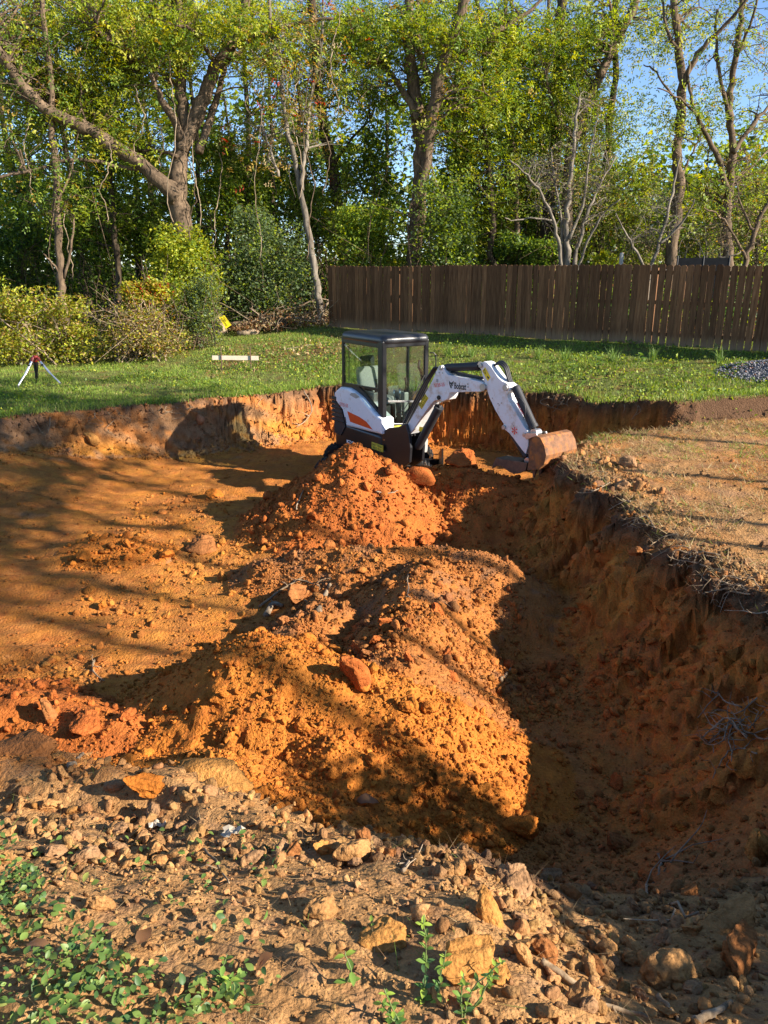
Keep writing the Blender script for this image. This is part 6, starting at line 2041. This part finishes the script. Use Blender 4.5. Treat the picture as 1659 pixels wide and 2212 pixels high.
# roots hanging from the pit walls
r = np.random.default_rng(700)
for i in range(12):
    px = r.uniform(60, 620)
    y0 = np.interp(px, [0, 350, 700], [915, 880, 845]); ln = r.uniform(18, 60)
    root_thing('wall_root', 'thin root hanging down the sunlit far left wall of the pit', 'root', [(px, y0), (px + r.normal() * 8, y0 + ln * .4), (px + r.normal() * 18, y0 + ln * .75), (px + r.normal() * 22, y0 + ln)], .006 + .006 * r.random(), .05, 710 + i, 'roots on the far left wall', 3)
root_thing('wall_root', 'long pale root hanging in the corner of the far wall left of the excavator', 'root', [(655, 845), (672, 875), (668, 900), (640, 925)], .018, .06, 730, None, 4, DEADWOOD)
for i in range(14):
    px = r.uniform(960, 1430)
    y0 = np.interp(px, [900, 1200, 1440], [852, 858, 885]); ln = r.uniform(8, 34)
    root_thing('wall_root', 'thin root hanging from the dark far wall behind the excavator arm', 'root', [(px, y0), (px + r.normal() * 6, y0 + ln * .5), (px + r.normal() * 12, y0 + ln)], .006 + .005 * r.random(), .05, 740 + i, 'roots on the dark far wall', 3)
for i in range(30):
    t = r.random()
    px = np.interp(t, [0, .35, 1], [1290, 1440, 1650]); y0 = np.interp(t, [0, .35, 1], [1000, 1140, 1290]) + r.uniform(-15, 40)
    px += r.uniform(-20, 30); k = 1 + t
    root_thing('wall_root', 'pale root end sticking out of the lip of the shaded right bank', 'root', [(px, y0), (px - r.uniform(8, 30) * k, y0 + r.normal() * 8 * k), (px - r.uniform(20, 60) * k, y0 + r.uniform(-5, 25) * k)], .004 + .005 * r.random(), .07, 760 + i, 'roots along the right bank lip', 5, DEADWOOD if i % 2 else ROOT)
for i in range(9):
    px = r.uniform(1560, 1670); y0 = r.uniform(1510, 1680)
    root_thing('wall_root', 'tangled pale root bunch on the near right corner of the bank', 'root', [(px + 40, y0 + r.normal() * 15), (px, y0 - r.uniform(-5, 20)), (px - r.uniform(10, 50), y0 + r.normal() * 20), (px - r.uniform(20, 60), y0 + r.uniform(0, 50))], .005 + .003 * r.random(), .08, 800 + i, 'roots on the near right corner', 7, DEADWOOD)

# ------------------------------------------------------------------ things on the lawn
# short survey tripod
ALU = simple('aluminium', (.62, .64, .67), .35, .7, vary=.05)
TRED = simple('red_plastic', (.22, .02, .015), .45)
tp = on_ground(85, 828)
D_ = tp.y
trp = empty('survey_tripod', tp); tag(trp, 'short aluminium survey tripod with a red head on the lawn', 'tripod')
hd = at_y(76, 770, D_ + .05) - tp
fl_, fr_, bk_ = [on_ground(*q) - tp for q in ((40, 838), (131, 833), (80, 821))]
head = MB()
head.tube([hd + Vector((0, 0, -.06)), hd + Vector((0, 0, -.02)), hd + Vector((0, 0, 0)), hd + Vector((0, 0, .02))], [.04, .06, .06, .05], 16)
head.build('head', TRED, trp, .005)
for f_, nm, mt, w in ((fl_, 'leg', ALU, .022), (fr_, 'leg', ALU, .022), (bk_, 'leg', BLACKM, .042)):
    st_ = hd + Vector((f_.x * .12, f_.y * .12, -.05))
    lg = MB().tube([st_, st_.lerp(f_, .55)], w * 1.15, 8).tube([st_.lerp(f_, .5), f_ + Vector((0, 0, .05))], w * .85, 8).build(nm, mt, trp)
    MB().tube([st_ + Vector((0, 0, .03)), st_.lerp(f_, .10)], w * 1.45, 8).build('hinge', TRED, lg)
    MB().tube([f_ + Vector((0, 0, .06)), f_ + Vector((0, 0, -.03))], [w * .9, w * .25], 8).build('foot', STEEL, lg)
    q = st_.lerp(f_, .22); MB().cyl(q + Vector((0, -.06, 0)), q + Vector((0, .05, 0)), .02, 10).build('clamp_knob', BLACKM, lg)
MB().tube([hd + Vector((-.05, 0, -.25)), hd + Vector((-.06, .02, -.45)), hd + Vector((-.045, .0, -.62))], .008, 6).build('strap', BLACKM, trp, 0, True)

# batter board on two stakes
PINE = simple('pale_pine_board', (.66, .56, .42), .7, vary=.1, scale=6)
RUSTY = simple('rusty_rebar', (.10, .05, .035), .8, vary=.3)
b0, b1 = on_ground(480, 803), on_ground(541, 803)
bt = empty('batter_board', b0); tag(bt, 'pale pine board fixed across two thin stakes in the lawn', 'batter board')
by = b0.y + .02
cA, cB = at_y(458, 768, by) - b0, at_y(558, 769, by) - b0
hh = .105
for nm, bx_ in (('stake', b0), ('stake', b1)):
    q = bx_ - b0
    top = at_y(480 if bx_ is b0 else 541, 741 + 8, by).z - b0.z
    MB().tube([Vector((q.x, -.012, -.15)), Vector((q.x, -.012, top))], .012, 8).build(nm, RUSTY, bt)
A = [Vector((cA.x, .005, cA.z - hh)), Vector((cB.x, .005, cB.z - hh)), Vector((cB.x, .005, cB.z)), Vector((cA.x, .005, cA.z))]
MB().prism(A, [a + Vector((0, .025, 0)) for a in A]).build('board', PINE, bt, .003)

# log, stump and brush pile in front of the privet
lg0, lg1 = on_ground(500, 716), on_ground(622, 708)
lz = Vector((0, 0, .14))
LOGE = simple('cut_wood', (.50, .34, .18), .8, vary=.2, scale=20)
log = empty('fallen_log', lg0); tag(log, 'fallen brown log lying at the edge of the brush pile', 'log')
m = MB(); rr = np.random.default_rng(860)
pts = wiggle([lz, (lg1 - lg0) * .5 + lz * 1.05, (lg1 - lg0) + lz], .01, rr, 4)
m.tube(pts, list(np.linspace(.16, .13, len(pts))), 14)
m.build('bark', BARK, log, 0, True)
dv = (lg1 - lg0).normalized()
MB().cyl(lz - dv * .004, lz + dv * .01, .15, 16).build('cut_end', LOGE, log)
lgb, lge = on_ground(512, 726), on_ground(560, 722)
lg2 = MB().tube([lgb + Vector((0, 0, .07)), lge + Vector((0, 0, .08))], [.08, .09], 12).build('short_log', DEADWOOD, None, 0, True)
tag(lg2, 'short pale split log lying in front of the fallen log', 'log')
st = on_ground(466, 722)
sp = MB(); rr = np.random.default_rng(870)
top = at_y(468, 682, st.y) - st
sp.tube([Vector((.15, 0, -.05)), top * .5 + Vector((0.1, 0, 0)), top], [.26, .22, .16], 12)
spo = sp.build('leaning_stump', DEADWOOD, None, 0, True); spo.location = st
tag(spo, 'pale split stump leaning at the left end of the brush pile', 'stump')
# yellow sign on the stump
pc = [at_y(x, y_, st.y - .32) for x, y_ in ((473, 686), (484, 681), (500, 702), (488, 710))]
ctr = sum(pc, Vector()) / 4
sgn = empty('yellow_sign', ctr); tag(sgn, 'tilted yellow sign with black lettering leaning on the stump', 'sign')
SY = simple('yellow_sign_face', (.85, .68, .02), .4, vary=.04)
q = [p - ctr for p in pc]
MB().prism(q, [p + Vector((0, .015, 0)) for p in q]).build('sign_face', SY, sgn)
exd = (q[2] - q[1]); eyd = (q[1] - q[0]); W_, H_ = exd.length, eyd.length
nrm = Vector((0, -1, 0))
text('lettering', 'NO', q[0] + exd * .28 + eyd * .52, exd, eyd, W_ * .25, H_ * .26, DARKT, sgn, .02, lift=.006)
text('lettering', 'TRESPASSING', q[0] + exd * .10 + eyd * .16, exd, eyd, W_ * .8, H_ * .24, DARKT, sgn, .02, lift=.006)
# brush pile: every branch its own part
br = on_ground(640, 712)
bpile = empty('brush_pile', br); tag(bpile, 'pile of dead branches and brown leaves at the left end of the fence', 'brush pile')
rr = np.random.default_rng(880)
c0 = at_y(640, 700, br.y + .8) - br
ends = [((560, 690), (700, 672)), ((600, 712), (745, 655)), ((690, 690), (772, 637)), ((540, 700), (640, 668)), ((610, 690), (690, 640)), ((650, 712), (740, 690)), ((590, 715), (720, 700)), ((670, 705), (790, 700)), ((560, 712), (600, 660)), ((700, 700), (720, 640)), ((520, 708), (610, 690)), ((640, 700), (730, 712))]
for k in range(46):
    if k < len(ends):
        (x0, y0), (x1, y1) = ends[k]
    else:
        x0 = rr.uniform(510, 760); y0 = rr.uniform(690, 716); x1 = x0 + rr.normal() * 60; y1 = y0 - rr.uniform(-5, 38)
    dA = br.y + rr.uniform(-.1, 1.2)
    a = at_y(x0, y0, dA) - br; b = at_y(x1, y1, dA + rr.uniform(-.3, .3)) - br
    m = MB(); branchlet(m, a, b, (.055 if k in (1, 2) else .03) * rr.uniform(.5, 1.1), rr, 4, 6)
    m.build('branch', DEADWOOD, bpile, 0, True)
n = 2600
P = np.stack([rr.uniform(-2.0, 1.9, n), rr.uniform(-.2, 1.5, n), np.abs(rr.normal(0, .26, n)) + .02], -1)
P[:, 2] *= np.clip(1.35 - (P[:, 0] - .4) ** 2 / 4, .15, 1.3)
V, Fq, cc = simple_leaves(P, rr, .10, dict(brown=4, tan=2.5, olive=.5), -.2, .55)
link_mesh('dead_leaves', np_mesh('dead_leaves', V, Fq, cc, LEAF), bpile)['kind'] = 'stuff'
# leaf litter on the lawn in front of it
n = 1300
X = rr.uniform(-4.6, .4, n); Y = rr.normal(20.8, 1.0, n); Z, _, _, dgg, _ = sample_ground(X, Y)
kp = (dgg < -.2)
P = np.stack([X, Y, Z + .03], -1)[kp]
V, Fq, cc = simple_leaves(P, rr, .08, dict(brown=3, tan=3, aut=1), .1, .6)
o = link_mesh('leaf_litter', np_mesh('leaf_litter', V, Fq, cc, LEAF)); tag(o, 'fallen brown leaves strewn on the lawn by the log', 'leaves', kind='stuff')

# gravel pile at the right
GRAV, N_, L_, B_ = new_mat('gravel')
a_ = N_.new('ShaderNodeAttribute'); a_.attribute_name = 'Col'; L_.new(a_.outputs['Color'], B_.inputs['Base Color']); B_.inputs['Roughness'].default_value = .7
g0 = on_ground(1668, 812)
rr = np.random.default_rng(900)
n = 1700
a = rr.uniform(0, 6.28, n); q = np.sqrt(rr.random(n))
X = g0.x + .4 + np.cos(a) * q * 1.35; Y = g0.y + .35 + np.sin(a) * q * .8
Z = sample_ground(X, Y)[0] + .24 * (1 - q) ** .8
S = rr.uniform(.018, .045, n)
sh_ = np.stack([clod_shape(ICO1, 910 + k, 1.0, .4) for k in range(6)])[rr.integers(0, 6, n)]
V = (sh_ * S[:, None, None] + np.stack([X, Y, Z], -1)[:, None]).reshape(-1, 3)
Fq = (ICO1F[None] + (np.arange(n) * len(ICO1))[:, None, None]).reshape(-1, 3)
cg_ = np.repeat(np.where((rr.random(n) < .06)[:, None], tri(.30, .12, .05), tri(.14, .14, .155)) * rr.uniform(.5, 1.5, (n, 1)), len(ICO1), 0)
gp = empty('gravel_pile', (g0.x + .4, g0.y + .35, gz(g0.x, g0.y))); tag(gp, 'low pile of blue-grey gravel on the lawn at the right end of the fence', 'gravel pile')
o = link_mesh('gravel', np_mesh('gravel', V - np.array(gp.location), Fq, cg_, GRAV), gp); o['kind'] = 'stuff'
# core of the pile
m = MB(); ring = []
for k, (q, z) in enumerate(((1.0, -.05), (.75, .05), (.45, .13), (.1, .22))):
    ring += [Vector((math.cos(t) * q * 1.3, math.sin(t) * q * .78, z - .02 + gz(g0.x + .4 + math.cos(t) * q * 1.3, g0.y + .35 + math.sin(t) * q * .78) - gp.location.z)) for t in np.linspace(0, 2 * math.pi, 25)[:-1]]
fs = [(a * 24 + i, a * 24 + (i + 1) % 24, (a + 1) * 24 + (i + 1) % 24, (a + 1) * 24 + i) for a in range(3) for i in range(24)] + [tuple(range(72, 96))]
m.add(ring, fs); m.build('heap_core', simple('gravel_core', (.13, .135, .155), .8, vary=.4, scale=30), gp, 0, True)

# broad-leaved weed plants by the fence
for i, (px, py, hp) in enumerate(((1290, 800, 34), (1380, 786, 22), (1543, 775, 30), (1235, 806, 26), (1600, 800, 20))):
    p = on_ground(px, py); rr = np.random.default_rng(930 + i)
    root = empty('weed_plant', p); tag(root, 'leafy broad-leaved weed standing up from the lawn before the fence', 'weed', 'weeds standing in the lawn')
    H = hp * p.y / F * 1.05
    MB().tube(wiggle([Vector((0, 0, -.02)), Vector((rr.normal() * .03, 0, H * .5)), Vector((rr.normal() * .05, 0, H))], .004, rr, 3), .006, 5).build('stem', MATS['sprig_stem'], root, 0, True)
    for k in range(12):
        o = bpy.data.objects.new('leaf', SL[int(rr.integers(0, 3))]); col.objects.link(o); o.parent = root
        o.location = (0, 0, H * (.15 + .07 * k)); o.rotation_euler = (rr.normal() * .3, -.3, k * 2.4); q = rr.uniform(.10, .17); o.scale = (q, q * 1.1, q)

# litter on the near berm
PLAS = simple('white_plastic', (.42, .36, .27), .5, vary=.05)
for (px, py, w, lab) in ((345, 1790, 22, 'crumpled white plastic scrap on the berm left of the clay lumps'), (505, 1808, 26, 'torn white plastic sheet scrap beside a split twig on the berm')):
    p = on_ground(px, py); k = w * p.length / F
    rr = np.random.default_rng(px)
    V = []
    for i in range(6):
        for j in range(4):
            V.append(((i / 5 - .5) * 2 * k + rr.normal() * k * .15, (j / 3 - .5) * k + rr.normal() * k * .12, abs(rr.normal()) * k * .35 + .012))
    fs = [(i * 4 + j, (i + 1) * 4 + j, (i + 1) * 4 + j + 1, i * 4 + j + 1) for i in range(5) for j in range(3)]
    o = MB().add(V, fs).build('plastic_scrap', PLAS, None, 0, False); o.location = p
    so = o.modifiers.new('thick', 'SOLIDIFY'); so.thickness = .001
    tag(o, lab, 'plastic scrap')
for i, (px, py, w, lab) in enumerate(((770, 1738, 20, 'large crumpled dry tan leaf at the foot of the bright orange mound'), (300, 2060, 22, 'large dry brown leaf lying among the ground cover'), (105, 2075, 24, 'curled brown leaf at the left of the ground cover'), (590, 2080, 18, 'pale dry leaf on the bare near rim'))):
    p = on_ground(px, py); k = w * (p - Vector((0, 0, CZ))).length / F * 2
    v, f = oval_leaf(k, k * .62, .5); rr = np.random.default_rng(950 + i); v[:, 2] += rr.normal(size=len(v)) * k * .06
    o = link_mesh('dry_leaf', np_mesh('dry_leaf', v, f, np.tile(LC['brown'] * (1.3 if i % 2 == 0 else .9), (len(v), 1)), LEAF, smooth=True)); o.location = p + Vector((0, 0, .03)); o.rotation_euler = (.2, -.3, i * 1.3)
    tag(o, lab, 'dry leaf')

# things beyond the fence on the right: dark mesh screen and a grey pole
DM = simple('dark_mesh', (.012, .013, .015), 1.0, vary=.2, spec=0.02)
a0, a1 = at_y(1461, 586, 21.5), at_y(1573, 582, 21.5)
scn = empty('mesh_screen', (a0.x, a0.y, gz(a0.x, a0.y))); tag(scn, 'dark mesh screen standing behind the right part of the fence', 'screen')
zt = at_y(1461, 557, 21.5).z - scn.location.z
MB().box((0, -.01, .1), (a1.x - a0.x, .01, zt)).build('mesh_panel', DM, scn)
for xx in (0, (a1.x - a0.x) / 2, a1.x - a0.x): MB().tube([Vector((xx, 0, -.2)), Vector((xx, 0, zt + .05))], .025, 8).build('pole', BLACKM, scn)
gpz = at_y(1343, 548, 23.5); gpb = gz(gpz.x, gpz.y)
o = MB().tube([Vector((0, 0, -.2)), Vector((0, 0, gpz.z - gpb)), Vector((0, 0, gpz.z - gpb + .03))], [.06, .06, .03], 12).build('grey_post', GREYP, None)
o.location = (gpz.x, gpz.y, gpb); tag(o, 'weathered grey post standing behind the fence', 'post')
